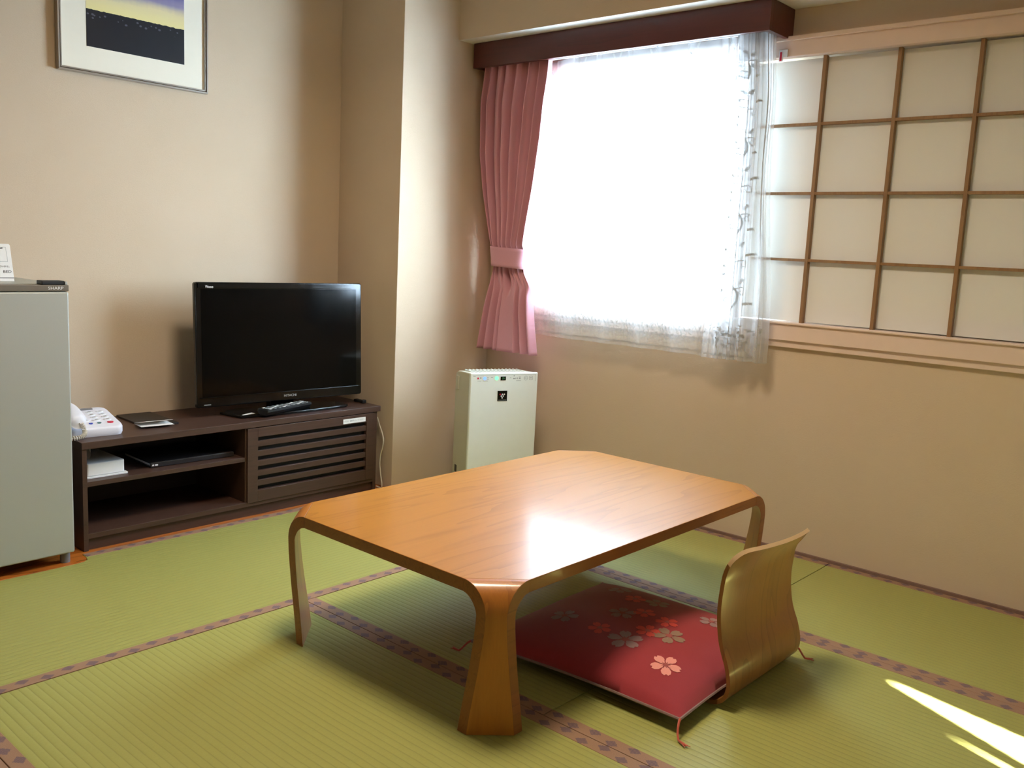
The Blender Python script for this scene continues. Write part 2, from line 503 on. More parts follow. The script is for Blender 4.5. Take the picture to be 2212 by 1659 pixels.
# ------------------------------------------------------------ room
XL, XR, YB, YF, H = -3.14, 1.0, 2.96, -2.2, 2.35
CX, CY = -2.758, 2.42       # corner column
T = 0.10
struct(MB(M_WALL).box(XL-T, XL, YF-T, YB+T, -0.05, H+0.05).build('wall_left'))
struct(MB(M_WALL).box(XL, CX, CY, YB, -0.0, H).build('wall_column', bevel=0.002))
# window wall: below, above, left of and right of the recess
OZ0, OZ1 = 0.792, 1.675
RX0, RX1 = -2.70, 0.55
wb = MB(M_WALL)
wb.box(XL, XR+T, YB, YB+0.07, -0.05, OZ0)
wb.box(XL, XR+T, YB, YB+0.07, OZ1, H+0.05)
wb.box(XL, RX0, YB, YB+0.07, OZ0, OZ1)
wb.box(RX1, XR+T, YB, YB+0.07, OZ0, OZ1)
struct(wb.build('wall_back'))
# outer skin of the window wall, with the window hole
WX0, WX1, WZ0, WZ1 = -2.56, -1.47, 0.785, 1.655
ob = MB(M_WHITE_AND_LIT)
ob.box(XL, WX0, YB+0.07, YB+0.11, 0.6, 2.0)
ob.box(WX1, XR+T, YB+0.07, YB+0.11, 0.6, 2.0)
ob.box(WX0, WX1, YB+0.07, YB+0.11, 0.6, WZ0)
ob.box(WX0, WX1, YB+0.07, YB+0.11, WZ1, 2.0)
struct(ob.build('wall_outer'))
# right wall; narrow gaps added, out of frame, to cast the floor sun streak
SZ0, SZ1 = 0.78, 1.12
rw = MB(M_WALL)
GY = [(1.49, 1.65), (1.445, 1.472)]
rw.box(XR, XR+0.03, YF-T, GY[1][0], -0.05, H+0.05)
rw.box(XR, XR+0.03, GY[1][1], GY[0][0], -0.05, H+0.05)
rw.box(XR, XR+0.03, GY[0][1], YB+T, -0.05, H+0.05)
for gi, (a, b_) in enumerate(GY):
    rw.box(XR, XR+0.03, a, b_, -0.05, SZ0)
    rw.box(XR, XR+0.03, a, b_, SZ1, H+0.05)
    for k in range(12):          # the gap narrows towards its top
        z0_ = SZ0+(SZ1-SZ0)*k/12; z1_ = SZ0+(SZ1-SZ0)*(k+1)/12; f_ = 0.9*(k+0.5)/12
        rw.box(XR, XR+0.03, a, a+(b_-a)*f_*0.35, z0_, z1_)
        rw.box(XR, XR+0.03, b_-(b_-a)*f_*0.65, b_, z0_, z1_)
struct(rw.build('wall_right'))
struct(MB(M_WALL).box(XL-T, XR+T, YF-T, YF, -0.05, H+0.05).build('wall_front'))
struct(MB(M_CEIL).box(XL-T, XR+T, YF-T, YB+0.2, H, H+0.05).build('ceiling'))
struct(MB(M_FLOORBASE).box(XL-T, XR+T, YF-T, YB+0.07, -0.10, -0.022).build('floor'))
# ceiling beam above the window
struct(MB([M_WALL, M_WHITE_AND_LIT]).box(CX, XR, 2.715, YB, 1.8275, H).build('trim_1'))
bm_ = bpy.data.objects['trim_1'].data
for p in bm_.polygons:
    if p.normal.z < -0.9: p.material_index = 1  # white underside stands in for light bouncing up onto the beam

# casing of the sliding-screen opening: head and sill rails
def rail(name, z0, z1, y0, y1, x0=RX0, x1=XR, mat=M_CASING):
    return struct(MB(mat).box(x0, x1, y0, y1, z0, z1).build(name, bevel=0.002))
rail('trim_2', 1.672, 1.733, 2.935, 2.962)
rail('trim_3', 1.722, 1.736, 2.925, 2.95)
rail('trim_4', 0.735, 0.795, 2.935, 2.962)
rail('trim_5', 0.711, 0.738, 2.945, 2.962)
rail('trim_6', 0.790, 0.797, 2.928, 3.03)
struct(MB(M_CASING).box(-2.70, -2.66, 2.935, 3.03, 0.797, 1.672).build('trim_7'))
# brown strip at the wall foot and orange floor board under cabinet and fridge
struct(MB(M_SKIRT).box(-2.0, XR, 2.950, 2.962, -0.02, 0.010).build('baseboard_back'))
struct(MB(M_BOARD).prism([(XL, -0.30), (-2.70, -0.30), (-2.70, 1.12), (-2.703, 1.145), (-2.715, 1.162), (-2.735, 1.170), (-2.772, 1.172), (-2.772, 2.42), (XL, 2.42)], -0.03, 0.0).build('trim_8', bevel=0.001))

# ------------------------------------------------------------ unseen lamp added over the table as fill light
cl = thing('fill_lamp', 'unseen round lamp added above the low table as fill light', 'lamp', (-1.42, 1.45, H))
cm_ = MB(M_WHITE); cm_.cyl((0, 0, -0.03), (0, 0, 1), 0.30, 0.0295, 40); cm_.build('lamp_base', cl, smooth=True)
LAMP = 46.0
M_LAMP = emit_mat('warm_fill_diffuser', (1.0, 0.84, 0.65), LAMP)
dm_ = MB(M_LAMP)
dm_.rings([[(r_*cos(2*pi*k/40), r_*sin(2*pi*k/40), z_) for k in range(40)] for r_, z_ in ((0.285, -0.0305), (0.29, -0.045), (0.26, -0.060), (0.15, -0.070), (0.02, -0.073))])
dm_.build('lamp_shade', cl, smooth=True)
rm_ = MB(M_LATTICE)
ro = [[(r_*cos(2*pi*k/48), r_*sin(2*pi*k/48), z_) for k in range(48)] for r_, z_ in ((0.315, -0.001), (0.325, -0.21), (0.317, -0.21), (0.307, -0.001))]
rm_.rings(ro+[ro[0]], cap=False); rm_.build('cutoff_rim', cl, smooth=True)  # opaque rim added to keep the fill light off the upper walls

# ------------------------------------------------------------ window
win = struct(bpy.data.objects.new('window_1', None)); COL.objects.link(win)
fb = MB(M_ALU); y0, y1 = YB+0.075, YB+0.105; w = 0.022
fb.box(WX0, WX1, y0, y1, WZ0, WZ0+w); fb.box(WX0, WX1, y0, y1, WZ1-w, WZ1)
fb.box(WX0, WX0+w, y0, y1, WZ0+w, WZ1-w); fb.box(WX1-w, WX1, y0, y1, WZ0+w, WZ1-w)
fb.build('window_frame', win, bevel=0.002)
MB(M_GLASS).box(WX0+w, WX1-w, YB+0.088, YB+0.092, WZ0+w, WZ1-w).build('window_pane', win)

# ------------------------------------------------------------ shoji screens
def shoji(x0, x1, stiles, label, yoff=0.0):
    t = thing('shoji_screen', label, 'sliding screen', ((x0+x1)/2, 2.974+yoff, 0.797))
    lx = (x0+x1)/2; h = 1.672-0.797
    hw = (x1-x0)/2
    MB(M_PAPER).box(-hw+0.004, hw-0.004, 0.010, 0.0112, 0.004, h-0.004).build('paper', t)
    MB(M_LATTICE).box(-hw, -hw+0.026, -0.010, 0.010, 0, h).build('frame_stile', t, bevel=0.001)
    MB(M_LATTICE).box(hw-0.026, hw, -0.010, 0.010, 0, h).build('frame_stile', t, bevel=0.001)
    for s_ in stiles:
        MB(M_LATTICE).box(s_-lx-0.0055, s_-lx+0.0055, -0.010, 0.0095, 0, h).build('lattice_stile', t)
    for z in (1.4555, 1.23, 1.0083):
        MB(M_LATTICE).box(-hw+0.026, hw-0.026, -0.008, 0.0093, z-0.797-0.0045, z-0.797+0.0045).build('lattice_bar', t)
    return t
shoji(-1.58, -0.13, [-1.3145, -1.075, -0.8395, -0.602, -0.3645], 'white paper sliding screen with brown wooden lattice, beside the lace curtain')

# small white latch with a red mark on the casing
t = thing('casing_clip', 'tiny white plastic clip with red mark on the pink-beige casing beside the lace curtain', 'clip', (-1.452, 2.934, 1.676))
MB(M_WHITE).box(-0.008, 0.022, -0.004, 0.0, -0.005, 0.020).build('clip_body', t, bevel=0.001)
MB(M_RED).box(-0.004, 0.003, -0.006, -0.0041, -0.016, 0.012).build('red_mark', t, bevel=0.0005)
MB(M_WHITE).box(-0.007, 0.006, -0.005, -0.001, -0.018, 0.014).build('clip_plate', t)

# ------------------------------------------------------------ tatami mats
def tatami(x0, x1, y0, y1, along, label, borders, g='tatami mats covering the floor', border_range=None):
    """along: 'x' or 'y' = direction of ridges; borders: list of sides ('lo','hi') across"""
    t = thing('tatami_mat', label, 'tatami mat', ((x0+x1)/2, (y0+y1)/2, -0.022), group=g)
    cx_, cy_ = (x0+x1)/2, (y0+y1)/2
    gap = 0.0012; BW = 0.033
    X0, X1, Y0, Y1 = x0+gap, x1-gap, y0+gap, y1-gap
    mb = MB(M_RUSH); mb.box(X0-cx_, X1-cx_, Y0-cy_, Y1-cy_, 0, 0.0215)
    for i, f in enumerate(mb.f):
        uvs = []
        for vi in f:
            x, y, z = mb.v[vi]; x += cx_; y += cy_
            uvs.append((x, y) if along == 'x' else (y, x))
        mb.uv[i] = uvs
    mb.build('rush_surface', t, bevel=0.0015, merge=False)
    for sd in borders:
        bb = MB(M_BORDER)
        if along == 'x':
            ya, yb_ = (Y0-0.0004, Y0+BW) if sd == 'lo' else (Y1-BW, Y1+0.0004)
            xa, xb = border_range or (X0, X1)
            bb.box(xa-cx_, xb-cx_, ya-cy_, yb_-cy_, 0.001, 0.0226)
            for i, f in enumerate(bb.f):
                bb.uv[i] = [(bb.v[k][0]+cx_, (bb.v[k][1]+cy_-ya) if sd == 'lo' else (yb_-bb.v[k][1]-cy_)) for k in f]
        else:
            xa, xb = (X0-0.0004, X0+BW) if sd == 'lo' else (X1-BW, X1+0.0004)
            ya, yb_ = border_range if (border_range and sd == 'lo') else (Y0, Y1)
            bb.box(xa-cx_, xb-cx_, ya-cy_, yb_-cy_, 0.001, 0.0226)
            for i, f in enumerate(bb.f):
                bb.uv[i] = [(bb.v[k][1]+cy_, (bb.v[k][0]+cx_-xa) if sd == 'lo' else (xb-bb.v[k][0]-cx_)) for k in f]
        bb.build('cloth_border', t, bevel=0.0012, merge=False)
    return t
tatami(-2.771, -2.0155, 1.174, 2.42, 'y', 'green tatami mat lying along the TV cabinet, far half', ['lo', 'hi'], g=None) if False else None
def tatami_L():
    # mat along the TV wall, notched by the floor board at the fridge
    t = thing('tatami_mat', 'green tatami mat running along the front of the television cabinet and fridge', 'tatami mat', (-2.39, 1.6, -0.022))
    c = Vector((-2.39, 1.6))
    poly = [(-2.699, -0.298), (-2.0165, -0.298), (-2.0165, 2.958), (-2.757, 2.958), (-2.757, 2.41), (-2.771, 2.41), (-2.771, 1.174), (-2.736, 1.172), (-2.714, 1.164), (-2.702, 1.146), (-2.699, 1.12)]
    mb = MB(M_RUSH); mb.prism([(x-c.x, y-c.y) for x, y in poly], 0, 0.0215)
    for i, f in enumerate(mb.f):
        mb.uv[i] = [(mb.v[k][1]+c.y, mb.v[k][0]+c.x) for k in f]
    mb.build('rush_surface', t, merge=False)
    for xa, xb, ya, yb_ in ((-2.771, -2.738, 1.175, 2.41), (-2.0495, -2.0161, -0.298, 2.955)):
        bb = MB(M_BORDER); bb.box(xa-c.x, xb-c.x, ya-c.y, yb_-c.y, 0.001, 0.0226)
        for i, f in enumerate(bb.f):
            bb.uv[i] = [(bb.v[k][1]+c.y, bb.v[k][0]+c.x-xa) for k in f]
        bb.build('cloth_border', t, bevel=0.0012, merge=False)
tatami_L()
G = None
tatami(-2.0155, -1.148, 1.462, 2.303, 'x', 'green half-size tatami mat under the far part of the low table', ['lo', 'hi'], g=G)
tatami(-1.148, XR, 1.462, 2.303, 'x', 'green tatami mat under the legless chair and its cushion', ['lo', 'hi'], g=G)
tatami(-2.0155, -1.127, 2.303, 2.955, 'x', 'green tatami mat by the window wall, under the far end of the low table', ['lo', 'hi'], g=G)
tatami(-1.127, XR, 2.303, 2.955, 'x', 'green tatami mat along the window wall, below the paper screen', ['lo', 'hi'], g=G)
tatami(-2.0155, -0.25, 0.5825, 1.462, 'x', 'yellow-green tatami mat in the foreground under the nearest table leg', ['lo', 'hi'], g=G)
tatami(-0.25, XR, 0.5825, 1.462, 'x', 'green tatami mat nearest to the camera, right of the foreground mat', ['lo', 'hi'], g=G)
tatami(-2.0155, XR, -0.30, 0.5825, 'x', 'tatami mat of which only a brown flowered border corner shows, bottom left', ['lo', 'hi'], g=G)
struct(MB(M_BOARD).box(XL, XR, YF, -0.302, -0.02, 0.0).build('floor'))

# ------------------------------------------------------------ low table
TX0, TX1, TY0, TY1, TH, TT = -1.870, -1.135, 1.281, 2.472, 0.333, 0.028
tcx, tcy = (TX0+TX1)/2, (TY0+TY1)/2
table = thing('low_table', 'low honey-coloured wooden table with bent corner legs and glossy top', 'table', (tcx, tcy, 0))
hx, hy = (TX1-TX0)/2, (TY1-TY0)/2
CUT = 0.068*sqrt(2)
poly = [(hx-CUT, hy), (-hx+CUT, hy), (-hx, hy-CUT), (-hx, -hy+CUT), (-hx+CUT, -hy), (hx-CUT, -hy), (hx, -hy+CUT), (hx, hy-CUT)]
mb = MB([M_TABLE, M_TABLE_EDGE])
mb.prism(poly, TH-TT, TH, 0, 1)
top = mb.build('tabletop', table, bevel=0.0016)
# legs: a slab bent along the corner diagonal, trimmed by the table's side planes
def leg_profile():
    # (q, z) outer line; q = distance inward from box corner along the diagonal
    pts = [(0.068, TH)]
    for k in range(1, 11):
        a = radians(90*k/10)
        pts.append((0.068-0.0465*sin(a), TH-0.066+0.066*cos(a)))
    for z, q in ((0.24, 0.0225), (0.20, 0.0260), (0.15, 0.0315), (0.10, 0.038), (0.05, 0.0445), (0.0, 0.050)):
        pts.append((q, z))
    return pts
op = leg_profile()
ip = []
for i, (q, z) in enumerate(op):
    a = Vector(op[max(i-1, 0)]); b_ = Vector(op[min(i+1, len(op)-1)])
    tn = (b_-a).normalized(); n = Vector((-tn.y, tn.x))
    if n.x < 0 and abs(n.x) > abs(n.y): n = -n
    if abs(n.y) >= abs(n.x) and n.y > 0: n = -n
    TT_ = 0.019+0.009*max(0.0, min(1.0, (z-0.27)/0.06))
    ip.append((q+abs(n.x)*TT_, z-abs(n.y)*TT_ if z > 0.01 else 0.0))
ip[0] = (0.068, TH-TT)
for sx, sy in ((1, -1), (-1, -1), (-1, 1), (1, 1)):
    lb = MB([M_LEG, M_TABLE_EDGE])
    def pt(q, z, side):
        # corner at (sx*hx, sy*hy); inward diagonal; lateral extent to the side planes = q
        d = Vector((-sx, -sy))/sqrt(2); l = Vector((sx, -sy))/sqrt(2)
        p = Vector((sx*hx, sy*hy)) + d*q + l*q*side
        return (p.x, p.y, z)
    n = len(op)
    O = [[pt(q, z, s_) for s_ in (-1, 1)] for q, z in op]
    I = [[pt(q, z, s_) for s_ in (-1, 1)] for q, z in ip]
    vs = [p for a in O for p in a]+[p for a in I for p in a]
    of = [(2*i, 2*i+1, 2*i+3, 2*i+2) for i in range(n-1)]
    inf = [(2*n+2*i, 2*n+2*i+2, 2*n+2*i+3, 2*n+2*i+1) for i in range(n-1)]
    sf = [(2*i, 2*i+2, 2*n+2*i+2, 2*n+2*i) for i in range(n-1)]+[(2*i+1, 2*n+2*i+1, 2*n+2*i+3, 2*i+3) for i in range(n-1)]
    lb.v = vs
    lb.f = of+inf+sf+[(2*n-2, 2*n-1, 4*n-1, 4*n-2), (0, 2*n, 2*n+1, 1)]
    lb.mi = [0]*len(of)+[0]*len(inf)+[1]*len(sf)+[1, 1]
    lb.build('leg', table, bevel=0.0018, angle=40)

# ------------------------------------------------------------ television cabinet
CF, CB = -2.785, -3.135
cab = thing('television_cabinet', 'dark brown low television cabinet with open shelves and slatted door', 'cabinet', (CF, 1.185, 0))
def cbx(x0, x1, y0, y1, z0, z1, m=M_CAB): return MB(m).box(x0, x1, y0, y1, z0, z1)
S = (CF, 1.185, 0)
cbx(CB, CF+0.004, 1.183, 2.372, 0.327, 0.3495).build('top_board', cab, bevel=0.0015, shift=S)
cbx(CB, CF, 1.185, 1.200, 0, 0.327).build('side_panel', cab, bevel=0.001, shift=S)
cbx(CB, CF-0.004, 2.346, 2.361, 0, 0.327).build('side_panel', cab, bevel=0.001, shift=S)
cbx(CB, CF-0.006, 1.757, 1.772, 0.055, 0.327).build('divider', cab, bevel=0.001, shift=S)
cbx(CB, CF-0.002, 1.200, 2.346, 0.038, 0.055).build('bottom_board', cab, bevel=0.001, shift=S)
cbx(CF-0.022, CF-0.012, 1.200, 2.346, 0.0, 0.038).build('kick_board', cab, shift=S)
cbx(CB, CF-0.006, 1.200, 1.757, 0.205, 0.2205).build('shelf', cab, bevel=0.001, shift=S)
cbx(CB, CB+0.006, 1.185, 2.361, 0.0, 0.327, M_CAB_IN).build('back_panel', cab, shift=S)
door = cbx(CF-0.004, CF+0.010-0.008, 1.764, 1.806, 0.052, 0.324)
door.box(CF-0.016, CF+0.002, 2.303, 2.343, 0.052, 0.324)
door.box(CF-0.016, CF+0.002, 1.806, 2.303, 0.290, 0.324)
door.box(CF-0.016, CF+0.002, 1.806, 2.303, 0.052, 0.094)
zz = 0.094
for k in range(5):
    z0 = 0.094+0.0155+k*0.0362
    door.box(CF-0.013, CF-0.001, 1.806, 2.303, z0, z0+0.0207)
dr = door.build('slatted_door', cab, bevel=0.001, shift=S, merge=False)
cbx(CF-0.022, CF-0.017, 1.77, 2.345, 0.055, 0.326, M_CAB_SLOT).build('door_backing', dr, shift=S)
lab = cbx(CF+0.002, CF+0.0028, 2.186, 2.296, 0.294, 0.3125, M_PAPERCARD).build('name_label', cab, shift=S)
text('label_text', 'グラス・湯呑ポット／ドライヤー', 0.0072, M_INK_GREY, lab, frame_mtx((0.0032, 2.241-1.185, 0.3033), (0, 1, 0), (0, 0, 1)), depth=0.0001, squash=0.93)

# ------------------------------------------------------------ television
ty0, ty1 = 1.650, 2.344
tvw = Vector((0.053, 0.694, 0)).normalized(); rz = math.atan2(tvw.y, tvw.x)-pi/2
tv = thing('television', 'black flat-screen television on a stand, turned off', 'television', (-2.8985, 1.997, 0.3505), rz)
W2, HB, HT = 0.349, 0.038, 0.484
bz = MB(M_BLACK)
# rounded bezel as prism in (y,z) -> x
def yz_prism(mb, poly, x0, x1, mi=0):
    st = len(mb.v); mb.prism(poly, 0, 1, mi)
    for i in range(st, len(mb.v)):
        a, b_, c = mb.v[i]; mb.v[i] = (x0+(x1-x0)*c, a, b_)
    return mb
yz_prism(bz, rrect(-W2, W2, HB, HT, 0.008), -0.020, 0.0)
bz.build('casing', tv, bevel=0.004, seg=3)
sc_ = MB(M_SCREEN).box(0.0, 0.0012, -W2+0.022, W2-0.026, HB+0.036, HT-0.024)
sc_.build('screen', tv, bevel=0.0006)
MB(M_BLACK).box(0, 0.005, -W2+0.012, W2-0.012, HB+0.0335, HB+0.0365).build('bezel_rib', tv, bevel=0.0014)
MB(M_BLACK).box(0, 0.0045, -W2+0.012, W2-0.05, HT-0.021, HT-0.005).build('bezel_rib', tv, bevel=0.0014)
bk = MB(M_MATTE_BLACK)
yz_prism(bk, rrect(-0.27, 0.27, 0.10, 0.44, 0.03), -0.075, -0.020)
bk.build('rear_housing', tv, bevel=0.01)
st = MB(M_BLACK)
st.box(-0.055, -0.02, -0.05, 0.05, 0.008, 0.14)
st.build('stand_neck', tv, bevel=0.004)
# stand plate: curved front, local frame roughly world aligned
sp = MB(M_BLACK)
pts = []
for k in range(13):
    u = k/12; y = -0.215+0.455*u
    pts.append((0.066+0.016*sin(pi*u)-0.012*u, y))
pts += [(0.035, 0.262), (-0.055, 0.235), (-0.085, 0.15), (-0.085, -0.15), (-0.045, -0.243)]
pts = [(x, y) for x, y in pts]
sp.prism(pts, 0.0, 0.010)
plate = sp.build('stand_plate', tv, bevel=0.003, seg=3)
MB(M_PAPERCARD).prism([(0.052, -0.205), (0.062, -0.205), (0.050, -0.150), (0.030, -0.155)], 0.0102, 0.0106).build('plate_sticker', plate)
text('brand_lettering', 'HITACHI', 0.0125, M_SILVER, tv, frame_mtx((0.0012, 0.022, HB+0.019), (0, 1, 0), (0, 0, 1)), squash=1.1)
text('badge_lettering', 'Wooo', 0.014, M_INK_WHITE, tv, frame_mtx((0.0047, -W2+0.052, HT-0.0165), (0, 1, 0), (0, 0, 1)), squash=0.8)
MB(M_INK_GREY).box(0.0, 0.0006, -W2+0.026, -W2+0.052, HB+0.008, HB+0.0105).build('small_mark', tv)

TILT = -radians(2.4)
Rt = Matrix.Rotation(TILT, 3, 'Y'); pv = Vector((0, 0, HB))
for ch in tv.children:
    if not ch.name.startswith('stand'):
        ch.rotation_euler = (0, TILT, 0); ch.location = pv-Rt@pv

# remote control resting on the stand plate
ra = Vector((-0.066, 0.262, 0)).normalized(); rrz = math.atan2(ra.y, ra.x)-pi/2
rem = thing('remote_control', 'black remote control with rows of small white buttons, lying under the television', 'remote control', (-2.848, 1.964, 0.361), rrz)
rb = MB(M_MATTE_BLACK)
sec = lambda w, z0, z1: [(-w, z0), (w, z0), (w*1.05, z1*0.6), (w*0.98, z1), (-w*0.98, z1), (-w*1.05, z1*0.6)]
rb.rings([[(x*s_, y, z*s_) for x, z in [(-0.016, 0.0), (0.016, 0.0), (0.026, 0.012), (0.026, 0.021), (-0.026, 0.021), (-0.026, 0.012)]] for y, s_ in ((-0.122, 0.90), (-0.118, 1.0), (0.112, 1.0), (0.122, 0.92))])
rb.build('remote_body', rem, bevel=0.002)
for r_ in range(4):
    for c_ in range(9):
        y = -0.105+c_*0.0245+(0.004 if c_ > 4 else 0)
        if (r_ == 1 and c_ == 4): continue
        MB(M_INK_GREY if (r_+c_) % 3 else M_INK_WHITE).box(-0.019+r_*0.011, -0.012+r_*0.011, y, y+0.011, 0.0205, 0.0228).build('button', rem, bevel=0.0006)
MB(M_INK_WHITE).box(-0.02, 0.02, 0.002, 0.0045, 0.0208, 0.0216).build('printed_line', rem)

# small black adapter at the right end of the cabinet
tag(MB(M_MATTE_BLACK).box(-0.0085, 0.0085, -0.010, 0.010, 0, 0.013).box(-0.05, -0.0085, -0.009, 0.009, 0.0005, 0.011).build('plug_adapter', None, bevel=0.0015),
    'small black box near the right rear end of the cabinet top', 'adapter')
o = bpy.data.objects['plug_adapter']; o.location = (-2.868, 2.352, 0.350)

# white cable beside the cabinet
pts = [(-2.84, 2.405, 0.29), (-2.822, 2.402, 0.262), (-2.800, 2.398, 0.235), (-2.786, 2.395, 0.205), (-2.790, 2.395, 0.175), (-2.802, 2.396, 0.14), (-2.806, 2.396, 0.10), (-2.800, 2.396, 0.06), (-2.79, 2.396, 0.006), (-2.82, 2.392, 0.004)]
def smooth_path(p, k=6):
    out = []
    P_ = [Vector(a) for a in p]
    for i in range(len(P_)-1):
        a = P_[max(i-1, 0)]; b_ = P_[i]; c = P_[i+1]; d = P_[min(i+2, len(P_)-1)]
        for j in range(k):
            t = j/k
            out.append(0.5*((2*b_)+(-a+c)*t+(2*a-5*b_+4*c-d)*t*t+(-a+3*b_-3*c+d)*t**3))
    out.append(P_[-1]); return out
tag(MB(M_CORD).tube(smooth_path(pts), 0.0028, 8).build('power_cable', None, smooth=True), 'thin white cable hanging between the television cabinet and the corner column', 'cable')

# ------------------------------------------------------------ telephone
ph = thing('telephone', 'white push-button telephone at the left end of the cabinet top', 'telephone', (-2.925, 1.264, 0.3497), radians(-6))
pb = MB(M_PHONE)
# local: +x front (towards room), y right
plan = rrect(-0.10, 0.085, -0.085, 0.088, 0.025, 6)
def hz(x): return 0.030+0.032*(0.085-x)/0.185
nn = len(plan)
rings_ = []
for s_, k in ((0.965, 0.0), (1.0, 0.25), (1.0, 0.75), (0.97, 0.95), (0.92, 1.0)):
    rings_.append([(x*s_, y*s_, hz(x)*k) for x, y in plan])
pb.rings(rings_)
pb.build('phone_base', ph, smooth=True, angle=50)
slope = math.atan2(0.032, 0.185)
def on_top(x, y, dz=0.0): return (x, y, hz(x)+dz)
kx = [-0.052, -0.028, -0.004, 0.020]; ky = [-0.012, 0.022, 0.056]
for i, x in enumerate(kx):
    for j, y in enumerate(ky):
        z = hz(x)
        kb = MB([M_WHITE, M_INK]).prism([(x+0.0075*cos(a), y+0.0115*sin(a)) for a in [2*pi*k/14 for k in range(14)]], z-0.002, z+0.0022)
        kb.prism([(x+0.003*cos(a), y+0.006*sin(a)) for a in [2*pi*k/8 for k in range(8)]], z+0.0022, z+0.0025, 1)
        kb.build('key', ph)
for y, m_, rr in ((-0.004, M_BLUE, 0.0062), (0.022, M_TEAL, 0.0062), (0.056, M_RED, 0.0095)):
    z = hz(0.048)
    MB(m_).prism([(0.046+rr*0.9*cos(a), y+rr*sin(a)) for a in [2*pi*k/16 for k in range(16)]], z-0.003, z+0.002).build('function_key', ph)
MB(M_GREY).prism([(-0.088, -0.02), (-0.072, -0.02), (-0.072, 0.04), (-0.088, 0.04)], 0.055, 0.0625).build('display_strip', ph)
# handset: arched bar along x at the left side
hs = MB([M_PHONE, M_GREY])
rings_ = []
for k in range(17):
    u = k/16; x = -0.108+0.208*u
    arch = 0.020*sin(pi*u)
    endf = 1.0 if 0.14 < u < 0.86 else 0.0
    z0 = 0.052+arch*0.9 - (0.018 if (u < 0.22 or u > 0.78) else 0)+ 0.010*(1-u)
    hh = 0.024 + (0.018 if (u < 0.22 or u > 0.78) else 0)
    ww = 0.024+(0.005 if (u < 0.25 or u > 0.75) else 0)
    if k in (0, 16): ww *= 0.75; hh *= 0.8
    rings_.append([(x, -0.058+ww*cos(a), z0+hh/2+hh/2*sin(a)*(1.0)) for a in [2*pi*q/14 for q in range(14)]])
hs.rings(rings_)
hset = hs.build('handset', ph, smooth=True, angle=60)
# coiled cord from the handset front end
cc = []
path = smooth_path([(0.098, -0.050, 0.052), (0.104, -0.040, 0.024), (0.110, -0.052, 0.010), (0.110, -0.085, 0.008), (0.092, -0.108, 0.008), (0.06, -0.118, 0.008)], 12)
for i, p in enumerate(path[:-1]):
    tdir = (path[i+1]-p).normalized()
    a_ = tdir.cross(Vector((0, 0, 1)))
    if a_.length < 0.1: a_ = Vector((1, 0, 0))
    a_.normalize(); b_ = tdir.cross(a_)
    for q in range(4):
        u = q/4; an = 2*pi*(i*0.45+u*0.45)
        pp = p.lerp(path[i+1], u)+0.0060*(cos(an)*a_+sin(an)*b_)
        cc.append(pp)
MB(M_CORD).tube(cc, 0.0019, 6).build('coiled_cord', ph, smooth=True)

# black mat-like folder and folded leaflet
fo = tag(MB(M_LEATHER).prism(rrect(-0.115, 0.115, -0.062, 0.062, 0.006), 0, 0.006).build('folder', None, bevel=0.001), 'flat black folder lying on the cabinet between telephone and television', 'folder')
fo.location = (-3.005, 1.505, 0.3497); fo.rotation_euler = (0, 0, radians(-3))
lf = thing('leaflet', 'small white folded leaflet with red mark lying on the black folder', 'leaflet', (-2.902, 1.476, 0.3562), radians(-7))
lm = MB([M_PAPERCARD, M_RED, M_INK_GREY])
def leaf(z0, z1, dx):
    return [(-0.028+dx*0, -0.055, z0), (-0.028, 0.055, z0), (0.028+dx, 0.055, z1), (0.028+dx, -0.055, z1)]
lo = leaf(0.0005, 0.0010, 0.012); hi = leaf(0.0045, 0.0150, 0.0)
for q, th in ((lo, 0.0006), (hi, 0.0006)):
    lm.add(q+[(x, y, z+th) for x, y, z in q], [(0, 1, 2, 3), (7, 6, 5, 4), (0, 4, 5, 1), (1, 5, 6, 2), (2, 6, 7, 3), (3, 7, 4, 0)])
lm.build('folded_card', lf)
def onleaf(x, y): return 0.0045+0.0105*(x+0.028)/0.056+0.0008
MB(M_RED).add([(x, y, onleaf(x, y)) for x, y in ((-0.008, -0.042), (0.006, -0.042), (0.006, -0.026), (-0.008, -0.026))], [(0, 1, 2, 3)]).build('red_mark', lf)
MB(M_INK_GREY).add([(x, y, onleaf(x, y)) for x, y in ((-0.014, -0.015), (-0.010, -0.015), (-0.010, 0.035), (-0.014, 0.035))], [(0, 1, 2, 3)]).add([(x, y, onleaf(x, y)) for x, y in ((-0.004, -0.015), (0.0, -0.015), (0.0, 0.03), (-0.004, 0.03))], [(0, 1, 2, 3)]).build('printed_lines', lf)

# tissue box on the shelf
tb = thing('tissue_box', 'white plastic tissue box on the upper left shelf of the cabinet', 'tissue box', (-2.93, 1.279, 0.2207))
MB(M_WHITE).prism(rrect(-0.100, 0.106, -0.068, 0.071, 0.008), 0, 0.005).build('tray_base', tb, bevel=0.001)
MB(M_WHITE).prism(rrect(-0.094, 0.099, -0.061, 0.062, 0.008), 0.0052, 0.047).build('cover', tb, bevel=0.004)
ts = MB(M_PAPERCARD)
ts.grid(lambda u, v: (-0.055+0.085*u+0.004*sin(9*u), 0.008*sin(7*u+3*v)+v*0.012-0.03, 0.0465+0.050*v*(0.6+0.4*sin(pi*u))), 14, 6)
ts.build('tissue', tb, smooth=True)

